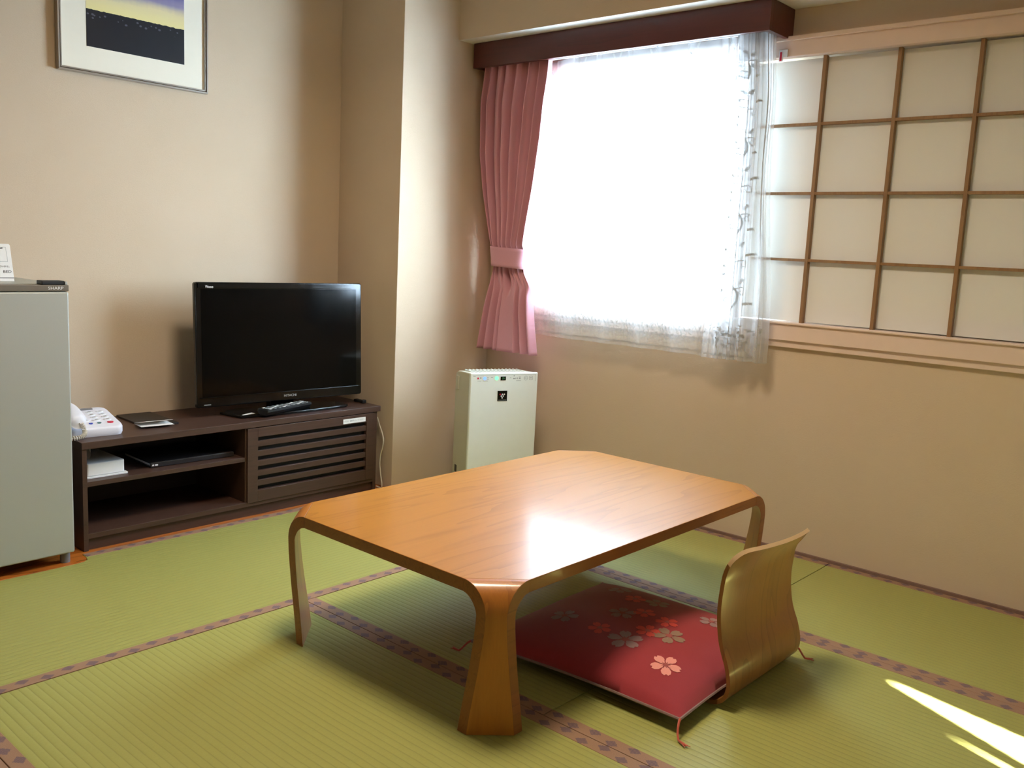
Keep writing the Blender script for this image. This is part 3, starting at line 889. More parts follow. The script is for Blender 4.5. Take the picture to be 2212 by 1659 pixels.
# binder on the shelf
bd = thing('ring_binder', 'black leatherette information binder lying flat on the cabinet shelf', 'binder', (-2.950, 1.592, 0.2207), radians(-2))
MB(M_LEATHER).prism(rrect(-0.11, 0.112, -0.155, 0.150, 0.004), 0.014, 0.0175).build('front_cover', bd, bevel=0.001)
MB(M_LEATHER).prism(rrect(-0.11, 0.112, -0.155, 0.150, 0.004), 0.0, 0.003).build('back_cover', bd, bevel=0.001)
MB(M_LEATHER).box(0.109, 0.114, -0.155, 0.150, 0.001, 0.0165).build('spine', bd, bevel=0.0015)
MB(M_PAPERCARD).box(-0.10, 0.106, -0.147, 0.143, 0.0031, 0.0139).build('pages', bd)
MB(M_INK_WHITE).box(0.1141, 0.1144, -0.150, -0.143, 0.006, 0.011).box(0.1141, 0.1144, -0.140, -0.130, 0.006, 0.011).build('spine_mark', bd)

# ------------------------------------------------------------ fridge
FX, FY0, FY1 = -2.708, 0.64, 1.126
fr = thing('mini_fridge', 'silver grey mini fridge with dark top band, left edge of the photo', 'refrigerator', (FX, 1.126, 0))
S = (FX, 1.126, 0)
MB(M_GREY).box(-3.125, FX-0.045, FY0+0.004, FY1-0.006, 0.028, 0.834).build('fridge_body', fr, bevel=0.006, shift=S)
dmb = MB([M_FRIDGE]).box(FX-0.042, FX, FY0, FY1, 0.034, 0.8175)
fd = dmb.build('fridge_door', fr, bevel=0.006, seg=3, shift=S)
MB(M_FRIDGE_BAND).box(FX-0.042, FX+0.0005, FY0, FY1, 0.8185, 0.8365).build('door_top_band', fd, bevel=0.002, shift=S)
text('brand_lettering', 'SHARP', 0.0125, M_INK_WHITE, fd, frame_mtx((0.0009, -0.037, 0.8272), (0, 1, 0), (0, 0, 1)), squash=1.15)
MB(M_FRIDGE).box(-3.125, FX-0.044, FY0+0.002, FY1-0.004, 0.8345, 0.8375).build('fridge_top', fr, shift=S)
MB(M_MATTE_BLACK).box(-2.755, FX-0.008, 1.055, 1.118, 0.837, 0.848).build('hinge_cover', fr, bevel=0.002, shift=S)
MB(M_SILVER).box(-2.79, FX-0.006, 1.1182, 1.1245, 0.8366, 0.846).build('hinge_plate', fr, bevel=0.001, shift=S)
for y in (FY0+0.04, FY1-0.018):
    MB(M_GREY).cyl((FX-0.03, y, 0.0), (0, 0, 1), 0.014, 0.034, 16).build('levelling_foot', fr, shift=S, smooth=True)
for y in (FY0+0.04, FY1-0.03):
    MB(M_GREY).cyl((-3.08, y, 0.0), (0, 0, 1), 0.014, 0.03, 16).build('levelling_foot', fr, shift=S, smooth=True)

# sign on the fridge
sg = thing('acrylic_sign', 'white acrylic sign with small print standing on the fridge', 'sign', (-2.86, 0.948, 0.8378), radians(2))
mb = MB(M_PAPERCARD)
def sgp(y, z): return y*(1-0.10*z/0.11)
pl_ = [(-0.088, 0.0), (0.088, 0.0), (0.0785, 0.103), (0.075, 0.1075), (-0.075, 0.1075), (-0.0785, 0.103)]
yz_prism(mb, pl_, -0.003, 0.0)
mb.build('sign_board', sg, bevel=0.0005)
ln = MB(M_INK_GREY)
def seg(a, b_, wd, mb_):
    a = Vector(a); b_ = Vector(b_); d = (b_-a).normalized(); n = Vector((-d.y, d.x))*wd/2
    q = [a+n, b_+n, b_-n, a-n]
    mb_.add([(0.0003, p.x, p.y) for p in q], [(0, 1, 2, 3)])
seg((-0.06, 0.098), (0.066, 0.098), 0.0008, ln); seg((0.066, 0.098), (0.071, 0.057), 0.0008, ln); seg((0.071, 0.057), (-0.06, 0.057), 0.0008, ln)
seg((0.043, 0.083), (0.048, 0.060), 0.0006, ln); seg((0.048, 0.060), (0.02, 0.060), 0.0006, ln)
ln.build('picture_outline', sg, normals=False)
for a_, b_, w_ in (((0.035, 0.093), (0.058, 0.0955), 0.0028), ((0.038, 0.093), (0.0385, 0.087), 0.004), ((0.038, 0.064), (0.042, 0.064), 0.003)):
    bl = MB(M_INK); seg(a_, b_, w_, bl); bl.build('pictogram_stroke', sg, normals=False)
MB(M_INK).box(0.0, 0.0005, -0.088, 0.0865, 0.0085, 0.0105).build('base_line', sg)
text('sign_text', 'ださいませ。', 0.0066, M_INK, sg, frame_mtx((0.0002, 0.0795, 0.0425), (0, 1, 0), (0, 0, 1)), align='RIGHT', depth=0.0002)
text('sign_word', 'BED', 0.0105, M_INK, sg, frame_mtx((0.0002, 0.081, 0.0275), (0, 1, 0), (0, 0, 1)), align='RIGHT', depth=0.0002, squash=1.25)

# ------------------------------------------------------------ framed picture
PX = -3.138
pic = thing('framed_picture', 'dusk landscape picture with wide cream mount in thin silver frame', 'picture', (PX, 1.5435, 1.503))
S0 = 0.2625; PH = 0.64
def yzframe(mb, y0, y1, z0, z1, wd, x0, x1):
    mb.box(x0, x1, y0, y1, z0, z0+wd); mb.box(x0, x1, y0, y1, z1-wd, z1)
    mb.box(x0, x1, y0, y0+wd, z0+wd, z1-wd); mb.box(x0, x1, y1-wd, y1, z0+wd, z1-wd)
    return mb
yzframe(MB(M_FRAME), -S0, S0, 0, PH, 0.0055, 0.0, 0.020).build('outer_frame', pic, bevel=0.001, merge=False)
yzframe(MB(M_FRAME_DARK), -S0+0.0055, S0-0.0055, 0.0055, PH-0.0055, 0.003, 0.0, 0.014).build('frame_groove', pic, merge=False)
yzframe(MB(M_FRAME), -S0+0.0085, S0-0.0085, 0.0085, PH-0.0085, 0.004, 0.0, 0.017).build('inner_frame', pic, bevel=0.0008, merge=False)
MB(M_MAT_BOARD).box(0, 0.010, -S0+0.0125, S0-0.0125, 0.0125, PH-0.0125).build('mount_board', pic)
pr = MB(M_PRINT).box(0.0, 0.0006, -0.1715, 0.1715, 0.0, 0.46).build('landscape_print', pic)
pr.location = (0.0101, 0.0035, 0.0880)

# ------------------------------------------------------------ air purifier
p0 = Vector((-2.41, 2.50, 0)); wv = (Vector((-2.29, 2.758, 0))-p0).normalized()
ap = thing('air_purifier', 'white air purifier with small control panel standing in the corner behind the table', 'air purifier', p0, math.atan2(wv.y, wv.x))
# local: +x = along the front (to the right), -y = front normal, +y = depth
PW, PD, PHt = 0.288, 0.172, 0.520
sh = MB([M_PUR_SIDE, M_PUR])
side = [(0.012, 0.0), (0.012, PHt-0.012), (0.020, PHt-0.003), (PD-0.03, PHt-0.010), (PD-0.006, PHt-0.020), (PD, PHt-0.05), (PD, 0.0)]
st_ = len(sh.v); sh.prism([(y, z) for y, z in side], 0, 1)
for i in range(st_, len(sh.v)):
    a, b_, c = sh.v[i]; sh.v[i] = (0.003+c*(PW-0.006), a, b_)
body = sh.build('purifier_body', ap, bevel=0.004, seg=3)
MB(M_PUR).box(0, PW, -0.0, 0.016, 0.03, PHt).build('front_panel', ap, bevel=0.005, seg=3)
lv = MB(M_PUR)
for k in range(15):
    x = 0.03+k*0.0158
    lv.box(x, x+0.006, 0.03, PD-0.03, PHt-0.012, PHt-0.0035)
lv.build('outlet_louvre', ap, bevel=0.001)
MB(M_PUR_SIDE).box(-0.001, 0.004, PD-0.045, PD-0.018, PHt-0.085, PHt-0.03).build('hand_grip', ap, bevel=0.002)
MB(M_MATTE_BLACK).box(0.0015, 0.0035, PD-0.05, PD-0.03, 0.10, 0.128).build('side_slot', ap)
lg = MB(M_BLACK).box(0.1165, 0.1575, -0.0012, 0.001, PHt-0.112, PHt-0.071).build('logo_plate', ap, bevel=0.0004)
dots = MB([M_INK_WHITE, M_RED])
for x, z, m_ in ((-0.009, 0.005, 1), (0.0, 0.005, 0), (0.008, 0.005, 0), (-0.0045, -0.002, 0), (0.0038, -0.002, 0), (-0.0005, -0.009, 0)):
    st_ = len(dots.v)
    dots.prism([(x+0.0030*cos(a), z+0.0030*sin(a)) for a in [2*pi*k/12 for k in range(12)]], 0, 0.0006, m_)
    for i in range(st_, len(dots.v)):
        a, b_, c = dots.v[i]; dots.v[i] = (0.137+a, -0.0012-c, PHt-0.0900+b_)
dots.box(0.1205, 0.1535, -0.0016, -0.0012, PHt-0.1085, PHt-0.1075)
dots.build('logo_dots', lg)
MB(M_INK_GREY).box(0.010, 0.277, -0.0004, 0.0001, PHt-0.0080, PHt-0.0072).box(0.2765, 0.2772, -0.0004, 0.0001, PHt-0.035, PHt-0.008).build('panel_outline', ap)
def disc(name, x, z, r, m_, par=ap, th=0.0008):
    d = MB(m_); d.prism([(x+r*cos(a), z+r*sin(a)) for a in [2*pi*k/18 for k in range(18)]], 0, th)
    d.v = [(a, 0.0-c, b_) for a, b_, c in d.v]
    return d.build(name, par)
disc('blue_light', 0.060, PHt-0.021, 0.0068, M_LED_BLUE)
disc('green_light', 0.110, PHt-0.021, 0.0082, M_LED_GREEN)
dp = MB(M_BLACK).box(0.1265, 0.149, -0.0008, 0.0, PHt-0.0295, PHt-0.0145).build('digit_display', ap)
text('display_digits', '25', 0.011, M_LED_DIM, dp, frame_mtx((0.138, -0.0010, PHt-0.022), (1, 0, 0), (0, 0, 1)), depth=0.0001)
def ibox(x, z, w_, h_, mi=0): MB([M_INK_GREY, M_RED, M_INK][mi]).box(x, x+w_, -0.0004, 0.0002, PHt+z, PHt+z+h_).build('control_symbol', ap)
ibox(0.029, -0.024, 0.007, 0.0065, 1); ibox(0.041, -0.021, 0.005, 0.003, 2)
ibox(0.070, -0.020, 0.006, 0.002); ibox(0.071, -0.026, 0.005, 0.002); ibox(0.086, -0.0185, 0.008, 0.002)
ibox(0.030, -0.0325, 0.016, 0.0012); ibox(0.052, -0.0325, 0.022, 0.0012)
ibox(0.166, -0.021, 0.006, 0.0015); ibox(0.182, -0.014, 0.005, 0.003); ibox(0.181, -0.025, 0.006, 0.004)
ibox(0.190, -0.025, 0.002, 0.005); ibox(0.196, -0.025, 0.003, 0.006); ibox(0.205, -0.019, 0.007, 0.003); ibox(0.205, -0.025, 0.007, 0.003)
ibox(0.194, -0.032, 0.020, 0.0012); ibox(0.012, -0.0135, 0.010, 0.0012)
def ringm(name, x, z, r, wd=0.0008, sq=False):
    mb = MB(M_INK_GREY); n = 24
    for k in range(n):
        a = 2*pi*k/n; b2 = 2*pi*(k+1)/n
        def pp(an, rr):
            c_, s_ = cos(an), sin(an)
            if sq: m_ = max(abs(c_), abs(s_))**0.75; c_, s_ = c_/m_, s_/m_
            return (x+rr*c_, -0.0006, z+rr*s_)
        mb.add([pp(a, r), pp(b2, r), pp(b2, r-wd), pp(a, r-wd)], [(0, 1, 2, 3)])
    mb.build(name, ap, normals=False)
ringm('power_button_ring', 0.235, PHt-0.022, 0.0085)
ringm('mode_button_ring', 0.257, PHt-0.022, 0.0078, sq=True)
text('button_label', '切/入', 0.0065, M_INK_GREY, ap, frame_mtx((0.235, -0.0005, PHt-0.022), (1, 0, 0), (0, 0, 1)), depth=0.0001)
text('button_label', '運転', 0.0055, M_INK_GREY, ap, frame_mtx((0.257, -0.0005, PHt-0.0215), (1, 0, 0), (0, 0, 1)), depth=0.0001)

# ------------------------------------------------------------ pelmet
pm = thing('curtain_pelmet', 'dark red-brown wooden pelmet box above the window curtains', 'pelmet', (-2.10, 2.80, 1.728))
S = (-2.10, 2.80, 1.728)
PX0, PX1, PY, PZ0, PZ1 = -2.744, -1.430, 2.789, 1.7285, 1.8265
MB(M_PELMET).box(PX0, PX1, PY, PY+0.018, PZ0, PZ1).build('front_board', pm, bevel=0.001, shift=S)
MB(M_PELMET).box(PX0, PX0+0.016, PY+0.018, 2.959, PZ0, PZ1).build('end_board', pm, bevel=0.001, shift=S)
MB(M_PELMET).box(PX1-0.016, PX1, PY+0.018, 2.959, PZ0, PZ1).build('end_board', pm, bevel=0.001, shift=S)
MB(M_PELMET).box(PX0+0.016, PX1-0.016, PY+0.018, 2.959, PZ1-0.014, PZ1).build('top_board', pm, shift=S)
for y in (2.832, 2.872):
    MB(M_ALU).box(PX0+0.016, PX1-0.016, y-0.006, y+0.006, 1.7425, 1.755).build('curtain_rail', pm, shift=S)

# ------------------------------------------------------------ pink curtain
ZT, ZTIE1, ZTIE0, ZB = 1.742, 1.004, 0.924, 0.575
XLt = [(0.56, -2.694), (0.757, -2.653), (0.90, -2.618), (0.924, -2.612), (0.96, -2.617), (1.004, -2.624), (1.02, -2.631), (1.13, -2.660), (1.24, -2.689), (1.379, -2.716), (1.606, -2.729), (1.722, -2.720), (1.8, -2.712)]
XRt = [(0.56, -2.358), (0.70, -2.385), (0.842, -2.405), (0.90, -2.436), (0.928, -2.442), (0.96, -2.442), (1.004, -2.437), (1.017, -2.444), (1.13, -2.420), (1.238, -2.400), (1.437, -2.373), (1.622, -2.357), (1.735, -2.352), (1.8, -2.352)]
def sm(a, b_, x):
    t = min(1, max(0, (x-a)/(b_-a))); return t*t*(3-2*t)
def fold_up(u):   # narrow pleats
    return 0.75*sin(2*pi*(7.5*u+0.25*sin(5*u)))+0.22*sin(2*pi*(13*u+0.3))
def fold_dn(u):   # below the tie: wide box fold in the centre, narrower pleats at the sides
    c = sm(0.36, 0.40, u)*(1-sm(0.66, 0.69, u))
    s_ = 0.75*sin(2*pi*(6.5*u+0.1))
    return s_*(1-c)+1.0*c*(0.85+0.1*sin(9*u))
def cur(u, v):
    z = ZT+(ZB-ZT)*v
    xl, xr = lerp_tab(XLt, z), lerp_tab(XRt, z)
    w = sm(0.97, 0.80, z) if False else (1-sm(0.80, 0.93, z))
    tie = math.exp(-((z-0.964)/0.11)**2)
    f = fold_up(u)*(1-w)+fold_dn(u)*w
    # bundle around the tie: front bulge like an ellipse
    amp = (0.030-0.014*sm(1.55, 1.72, z))+0.004*(1-tie)-0.008*tie
    if z < 0.93: amp = 0.010+0.018*sm(0.93, 0.75, z) if False else 0.012+0.014*(1-sm(0.72, 0.92, z))
    flare = 0.0
    if w > 0:
        # opening of the centre fold: hollow just under the tie
        hol = math.exp(-((u-0.50)/0.055)**2)*math.exp(-((z-0.875)/0.05)**2)
        flare = 0.030*hol
    x = xl+(xr-xl)*(u+0.012*sin(2*pi*7.5*u+1.0)*(1-w))
    y = 2.828-amp*f+flare-0.018*tie*(1-(2*u-1)**2)
    y += 0.004*sin(9*u+4*z)
    if u < 0.03: y += (2.955-y)*(1-u/0.03)
    if z < 0.6 and False: pass
    zz_ = z+(-0.010*w*sm(0.62, 0.575, z)*0)
    return (x, y, zz_-0.018*w*(u-0.2)*0)
pc = thing('curtain', 'dusty pink pleated curtain gathered with a tie-back, left of the window', 'curtain', (-2.53, 2.83, 1.7))
cb = MB(M_CURTAIN)
cb.grid(cur, 260, 90)
ob_ = cb.build('curtain_cloth', pc, smooth=True, shift=(-2.53, 2.83, 1.7), angle=80)
so = ob_.modifiers.new('solid', 'SOLIDIFY'); so.thickness = 0.0015
# hem stitch line
hm = MB(M_CURTAIN)
zh = 0.655; vh = (zh-ZT)/(ZB-ZT)
def hemp(u, v):
    p = cur(u, vh+(0.0015 if v else 0)); return (p[0], p[1]-0.0016, p[2])
hm.grid(hemp, 260, 1); hm.build('hem_seam', pc, shift=(-2.53, 2.83, 1.7), smooth=True)
# tie band
tie = MB(M_CURTAIN)
def band(u, v):
    a = 2*pi*u
    z = ZTIE1+(ZTIE0-ZTIE1)*v
    cxb = (lerp_tab(XLt, z)+lerp_tab(XRt, z))/2; hw = (lerp_tab(XRt, z)-lerp_tab(XLt, z))/2+0.003
    c_, s_ = cos(a), sin(a)
    p = 0.75
    x = cxb+hw*math.copysign(abs(c_)**p, c_); y = 2.828-0.004+0.040*math.copysign(abs(s_)**p, s_)
    return (x, y, z+0.004*c_*(-1)+0.012*(-(s_)) *0)
tie.grid(band, 48, 6, closed_u=True)
tb_ = tie.build('tie_back', pc, smooth=True, shift=(-2.53, 2.83, 1.7))
so = tb_.modifiers.new('solid', 'SOLIDIFY'); so.thickness = 0.003

# ------------------------------------------------------------ lace curtain
LX0, LX1 = -2.47, -1.425
pleats = [-2.60, -2.49, -2.385, -2.278, -2.167, -2.024, -1.898, -1.764, -1.640, -1.595, -1.537, -1.473]
def lace(u, z):
    x = LX0+(LX1-LX0)*u
    top_ = sm(1.45, 1.78, z)
    y = 2.880
    for i, p in enumerate(pleats):
        wdt = 0.010+0.030*(1-sm(1.0, 1.75, z))
        amp = 0.026 if z > 1.4 else 0.026
        y -= (0.014+0.004*sin(i*2.1))*math.exp(-((x-p-0.004*sin(3*z+i))/wdt)**2)*(0.30+0.70*top_)
    y += 0.0065*sin(38*x+2.5*z)*(1-0.7*top_)+0.0015*sin(83*x)
    y += 0.017*sm(-1.64, -1.58, x)*sin((x+1.64)*2*pi/0.036+0.6*sin(3*z))
    y += 0.030*(1-sm(-2.40, -2.32, x))
    # the free right edge curls
    e = sm(0.93, 1.0, u)
    y -= 0.018*e*(1-top_*0.5)*sin(6*z)
    y -= 0.030*math.exp(-((x+1.60)/0.03)**2)*(1-sm(0.66, 0.95, z))
    xx = x+0.035*e*(1-sm(0.6, 1.75, z))-0.026*sm(0.80, 1.0, u)*top_
    y = min(max(y, 2.843), 2.945)
    return Vector((xx, y, z))
lz = thing('curtain', 'sheer white lace curtain with scroll pattern hanging in front of the window', 'curtain', (-2.05, 2.88, 1.7))
lb = MB([M_LACE, M_LACE_EMB])
LT, LBm = 1.742, 0.655
lb.grid(lambda u, v: tuple(lace(u, LT+(LBm-LT)*v)), 640, 60)
for layer in (1, 2):      # the gathered free edge hangs in several layers
    def edge_layer(u, v, k=layer):
        q = lace(0.865+0.133*u, LT+(LBm-LT)*v)
        return (q.x-0.004*k, q.y-0.010*k+0.006*sin(60*u+k+2*v), q.z)
    lb.grid(edge_layer, 90, 50)
def stroke(pts_, wd):
    """ribbon following points (x,z) mapped on the cloth"""
    vs = []; fs = []
    pts_ = [p for p in pts_ if p[0] < LX1-0.004]
    if len(pts_) < 3: return
    for i, (x, z) in enumerate(pts_):
        a = pts_[max(i-1, 0)]; b2 = pts_[min(i+1, len(pts_)-1)]
        dx, dz = b2[0]-a[0], b2[1]-a[1]; L_ = sqrt(dx*dx+dz*dz) or 1
        nx, nz = -dz/L_, dx/L_
        w_ = wd*(0.5+0.5*sin(pi*(0.15+0.7*i/(len(pts_)-1))))
        for s_ in (-1, 1):
            q = lace((x+s_*nx*w_-LX0)/(LX1-LX0), z+s_*nz*w_)
            uu = (x+s_*nx*w_-LX0)/(LX1-LX0)
            if uu > 0.868:      # on the outermost layer of the gathered edge
                q = Vector((q.x-0.008, q.y-0.020+0.006*sin(60*(uu-0.865)/0.133+2+2*(LT-q.z)/(LT-LBm)), q.z))
            vs.append((q.x, q.y-0.0009, q.z))
    for i in range(len(pts_)-1): fs.append((2*i, 2*i+1, 2*i+3, 2*i+2))
    lb.add(vs, fs, 1)
def spiral(cx_, cz, r, a0, turns, sg_, wd=0.0018, n=16):
    pts_ = []
    for k in range(n+1):
        t_ = k/n; a = a0+sg_*2*pi*turns*t_; rr = r*(1-0.82*t_)
        pts_.append((cx_+rr*cos(a), cz+rr*sin(a)))
    stroke(pts_, wd)
def motif(x, z, s_, flip):
    f = -1 if flip else 1
    # stem
    stroke([(x+f*s_*(0.010*sin(t_*3)), z-0.045*s_+0.09*s_*t_) for t_ in [k/8 for k in range(9)]], 0.0016*s_**0.5)
    spiral(x+f*0.020*s_, z+0.020*s_, 0.019*s_, pi if f > 0 else 0, 1.25, -f, 0.0018*s_**0.5)
    spiral(x-f*0.018*s_, z-0.010*s_, 0.016*s_, 0 if f > 0 else pi, 1.2, f, 0.0018*s_**0.5)
    for (dx, dz, an) in ((0.012, 0.048, 1.1), (-0.010, 0.050, 2.0), (0.030, -0.020, 0.2), (-0.034, 0.020, 2.8)):
        ax_, az = x+f*dx*s_, z+dz*s_
        stroke([(ax_+f*cos(an)*t_*0.020*s_, az+sin(an)*t_*0.020*s_) for t_ in (0, 0.25, 0.5, 0.75, 1.0)], 0.0042*s_)
ix = 0
x = LX0+0.06
while x < LX1-0.03:
    iz = 0; z = 1.675-(0.055 if ix % 2 else 0)
    while z > 0.80:
        if x > -2.50: motif(x, z, 1.0, (ix+iz) % 2 == 0)
        z -= 0.125; iz += 1
    x += 0.082; ix += 1
x = -2.50; k = 0
while x < LX1-0.02:
    motif(x, 0.705+0.008*(k % 2), 0.62, k % 2 == 0); motif(x+0.018, 0.752-0.006*(k % 2), 0.5, k % 2 == 1)
    x += 0.040; k += 1
for q in (0.672, 0.668):
    stroke([(LX0+0.005+(LX1-LX0-0.01)*k/200, q+0.002*sin(k*0.9)) for k in range(201)], 0.0016)
stroke([(LX1-0.010, 1.735-1.075*k/60) for k in range(61)], 0.0022)
lo_ = lb.build('lace_cloth', lz, smooth=True, shift=(-2.05, 2.88, 1.7), normals=False, merge=False, angle=80)

# ------------------------------------------------------------ legless chair
zc = thing('legless_chair', 'legless floor chair with curved bent plywood back, seen from behind', 'floor chair', (-0.885, 1.957, 0))
prof = [(-1.36, 0.0065), (-1.10, 0.0065), (-0.96, 0.0065), (-0.925, 0.0075), (-0.900, 0.013), (-0.884, 0.026), (-0.876, 0.045), (-0.876, 0.070), (-0.8845, 0.103), (-0.896, 0.130), (-0.9045, 0.156), (-0.911, 0.192), (-0.9135, 0.225), (-0.912, 0.262), (-0.907, 0.305), (-0.896, 0.338), (-0.8825, 0.362), (-0.874, 0.372)]
prof = [tuple(p) for p in smooth_path([(a, 0, b_) for a, b_ in prof], 3)]
prof = [(p[0], p[2]) for p in prof]
PZX = [(p[1], p[0]) for p in prof if p[1] > 0.040]
NY = 28; Yl, Yr = -0.184, 0.182; TH_ = 0.0095
sh = MB([M_ZAISU, M_PLY_EDGE])
npf = len(prof)
def shell(i, j, side):
    x, z = prof[i]; u = (1-cos(pi*j/NY))/2
    a = prof[max(i-1, 0)]; b_ = prof[min(i+1, npf-1)]
    tx, tz = b_[0]-a[0], b_[1]-a[1]; L_ = sqrt(tx*tx+tz*tz); nx, nz = tz/L_, -tx/L_   # outward (back/down)
    hfrac = min(1, max(0, (z-0.03)/0.33))
    yy = Yl+(Yr-Yl)*u
    # rounded top corners: compress rows near the top toward a rounded outline
    R = 0.038 if u < 0.5 else 0.014; s_ = abs(2*u-1)*(Yr-Yl)/2; edge = (Yr-Yl)/2-s_
    if edge < R:
        drop = R-sqrt(max(0, R*R-(R-edge)**2))
    else: drop = 0.0
    top_w = sm(0.28, 0.372, z)
    zz_ = z-drop*top_w
    if z > 0.05 and drop > 0:
        x = lerp_tab(PZX, zz_)
    # narrower waist a little
    waist = 1-0.020*sin(pi*hfrac)
    yy = (yy-(Yl+Yr)/2)*waist+(Yl+Yr)/2
    bulge = 0.018*hfrac*(1-(2*u-1)**2)+0.0
    xx = x+bulge
    ztop = -0.022*u*top_w
    return (xx+0.885+nx*TH_/2*side, yy, zz_+nz*TH_/2*side+ztop)
A = [[shell(i, j, 1) for j in range(NY+1)] for i in range(npf)]
B = [[shell(i, j, -1) for j in range(NY+1)] for i in range(npf)]
w_ = NY+1
sh.add([p for r in A for p in r], [(i*w_+j, i*w_+j+1, (i+1)*w_+j+1, (i+1)*w_+j) for i in range(npf-1) for j in range(NY)], 0)
sh.add([p for r in B for p in r], [(i*w_+j, (i+1)*w_+j, (i+1)*w_+j+1, i*w_+j+1) for i in range(npf-1) for j in range(NY)], 0)
for i in range(npf-1):
    for j in (0, NY):
        sh.add([A[i][j], A[i+1][j], B[i+1][j], B[i][j]], [(0, 1, 2, 3)], 0)
for j in range(NY):
    for i in (0, npf-1):
        sh.add([A[i][j], A[i][j+1], B[i][j+1], B[i][j]], [(0, 1, 2, 3)], 1)
zs = sh.build('bent_plywood_shell', zc, smooth=True, angle=45)

# ------------------------------------------------------------ cushion
CC = [Vector((-0.898, 1.612)), Vector((-0.882, 2.150)), Vector((-1.482, 2.138)), Vector((-1.466, 1.562))]
cu_c = Vector((-1.18, 1.866))
cn = thing('floor_cushion', 'red floor cushion printed with cherry blossoms, lying on the legless chair seat', 'cushion', (cu_c.x, cu_c.y, 0))
def cxy(u, v):
    # bilinear with slightly concave sides
    p = CC[0]*(1-u)*(1-v)+CC[1]*u*(1-v)+CC[2]*u*v+CC[3]*(1-u)*v
    c = (CC[0]+CC[1]+CC[2]+CC[3])/4
    k = 0.028*(sin(pi*u)*abs(2*v-1)**3+sin(pi*v)*abs(2*u-1)**3)
    return p+(c-p)*k*2
def chh(u, v):
    a = max(0, 1-abs(2*u-1)**2.6); b_ = max(0, 1-abs(2*v-1)**2.6)
    return (a*b_)**0.5
ZM = 0.034
def ctop(u, v, lift=0.0):
    p = cxy(u, v); h = chh(u, v)
    z = ZM+0.064*h+0.0015*sin(14*u+3)*h*sin(11*v)+lift
    return (p.x-cu_c.x, p.y-cu_c.y, z)
def cbot(u, v):
    p = cxy(u, v); h = chh(u, v)
    return (p.x-cu_c.x, p.y-cu_c.y, ZM-0.0215*min(1, h*1.2))
cm = MB([M_CUSHION, M_CUSHION_UNDER])
cm.grid(ctop, 44, 44, 0); cm.grid(cbot, 44, 44, 1, flip=True)
cobj = cm.build('cushion_cover', cn, smooth=True, angle=80, normals=False)
# printed blossoms (surface pattern on the cover)
def inv_uv(x, y):
    u, v = 0.5, 0.5
    for _ in range(12):
        p = cxy(u, v); e = 1e-3
        pu = (cxy(u+e, v)-p)/e; pv = (cxy(u, v+e)-p)/e
        d = Vector((x, y))-p; det = pu.x*pv.y-pu.y*pv.x
        u += (d.x*pv.y-d.y*pv.x)/det; v += (pu.x*d.y-pu.y*d.x)/det
        u = min(1, max(0, u)); v = min(1, max(0, v))
    return u, v
def blossom(x, y, r, a0, mi, core=4):
    fl = MB([M_FL_PINK, M_FL_GREY, M_FL_OLIVE, M_FL_RED, M_FL_CORE])
    def on(px, py, lift):
        u, v = inv_uv(px, py); return ctop(u, v, lift)
    for k in range(5):
        a = a0+2*pi*k/5
        ca, sa = cos(a), sin(a)
        out = [(0.10, 0.0), (0.30, 0.20), (0.60, 0.33), (0.84, 0.29), (1.0, 0.12), (0.88, 0.0), (1.0, -0.12), (0.84, -0.29), (0.60, -0.33), (0.30, -0.20)]
        pts_ = [on(x+r*(p*ca-q*sa), y+r*(p*sa+q*ca), 0.0009) for p, q in out]
        ctr = on(x+r*0.6*ca, y+r*0.6*sa, 0.0009)
        fl.add([ctr]+pts_, [(0, i+1, (i+1) % len(pts_)+1) for i in range(len(pts_))], mi)
    for k in range(10):
        a = a0+2*pi*k/10+0.15; rr = r*(0.42 if k % 2 else 0.30)
        p1 = on(x+r*0.05*cos(a), y+r*0.05*sin(a), 0.0013); 
        l_ = r*0.028
        q1 = on(x+rr*cos(a)-l_*sin(a), y+rr*sin(a)+l_*cos(a), 0.0013); q2 = on(x+rr*cos(a)+l_*sin(a), y+rr*sin(a)-l_*cos(a), 0.0013)
        fl.add([p1, q1, q2], [(0, 1, 2)], core)
    n = 10
    fl.add([on(x, y, 0.0014)]+[on(x+r*0.20*cos(2*pi*k/n), y+r*0.20*sin(2*pi*k/n), 0.0012) for k in range(n)], [(0, i+1, (i+1) % n+1) for i in range(n)], core)
    fl.build('printed_blossom', cobj, normals=False, merge=False)
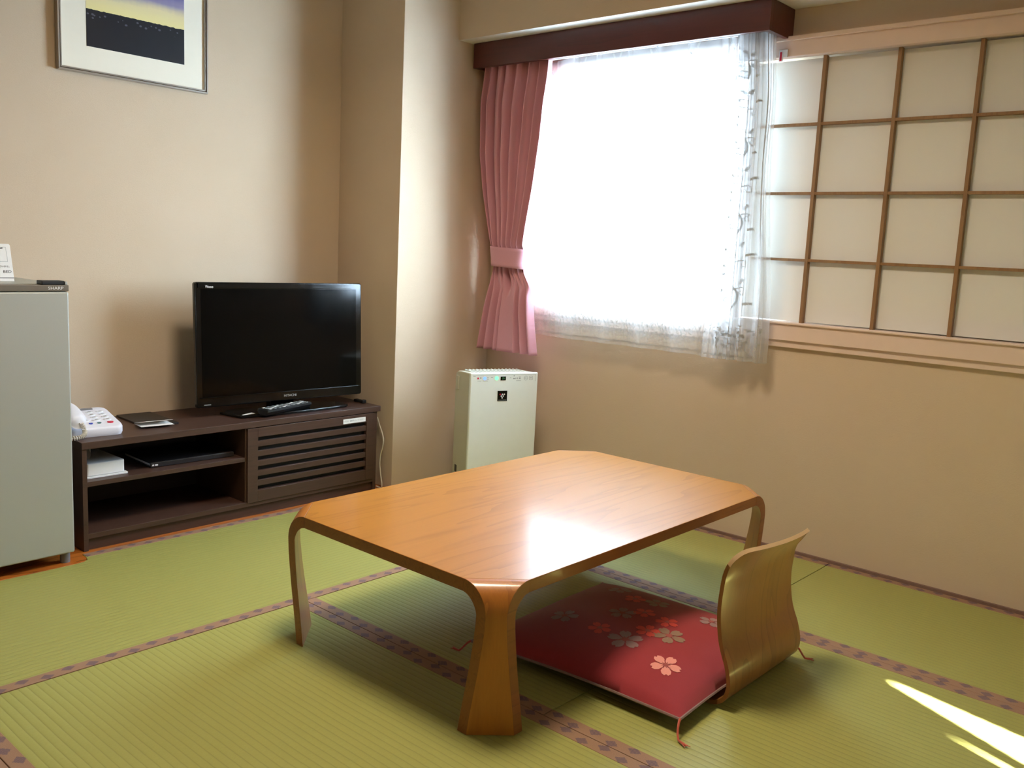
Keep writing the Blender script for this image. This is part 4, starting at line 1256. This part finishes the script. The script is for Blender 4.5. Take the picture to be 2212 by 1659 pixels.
for (x, y, r, a0, mi) in ((-1.006, 1.721, 0.036, 0.3, 0), (-1.134, 1.744, 0.044, 0.9, 1), (-1.070, 1.837, 0.041, 0.1, 2), (-1.121, 1.82, 0.032, 0.6, 3), (-1.114, 1.897, 0.030, 1.2, 3),
                          (-1.049, 2.004, 0.034, 0.5, 1), (-1.185, 1.904, 0.030, 0.2, 3), (-1.225, 1.862, 0.036, 0.8, 1), (-1.323, 1.751, 0.036, 0.4, 1), (-1.205, 1.996, 0.034, 1.0, 2),
                          (-1.339, 2.017, 0.034, 0.3, 1), (-1.213, 1.750, 0.030, 0.1, 3), (-1.262, 1.975, 0.030, 0.5, 3)):
    blossom(x, y, r, a0, mi)
edge = []
for k in range(4):
    for j in range(16):
        t_ = j/16
        u, v = [(t_, 0), (1, t_), (1-t_, 1), (0, 1-t_)][k]
        p = cxy(u, v); edge.append((p.x-cu_c.x, p.y-cu_c.y, ZM-0.001))
edge.append(edge[0])
MB(M_PIPING).tube(edge, 0.0032, 6).build('piping', cn, smooth=True)
def tassel(px, dirv, ln, droop=ZM, bend=0.0):
    d = Vector(dirv).normalized(); n = Vector((-d.y, d.x, 0))
    pts_ = [Vector((px[0]-cu_c.x, px[1]-cu_c.y, ZM))]
    for k in range(1, 8):
        t_ = k/7
        p = pts_[0]+d*ln*t_+n*bend*sin(t_*3.0)
        p.z = max(0.0045, ZM*(1-min(1, t_*1.8))+0.004)
        pts_.append(p)
    tm = MB(M_TASSEL)
    tm.tube(pts_, [0.0030, 0.0026, 0.0024, 0.0024, 0.0024, 0.0026, 0.003, 0.0012], 7)
    for q in (-1, 1):
        tm.tube([pts_[5], pts_[7]+n*0.006*q+d*0.004], [0.0018, 0.0008], 5)
    tm.build('corner_tassel', cn, smooth=True)
tassel(CC[0], (0.75, -0.62, 0), 0.055, bend=-0.012)
tassel(CC[1], (0.9, 0.55, 0), 0.040, bend=0.004)
tassel(CC[2], (-0.8, 0.55, 0), 0.045, bend=0.004)
tassel(CC[3], (-0.75, -0.2, 0), 0.050, bend=0.008)
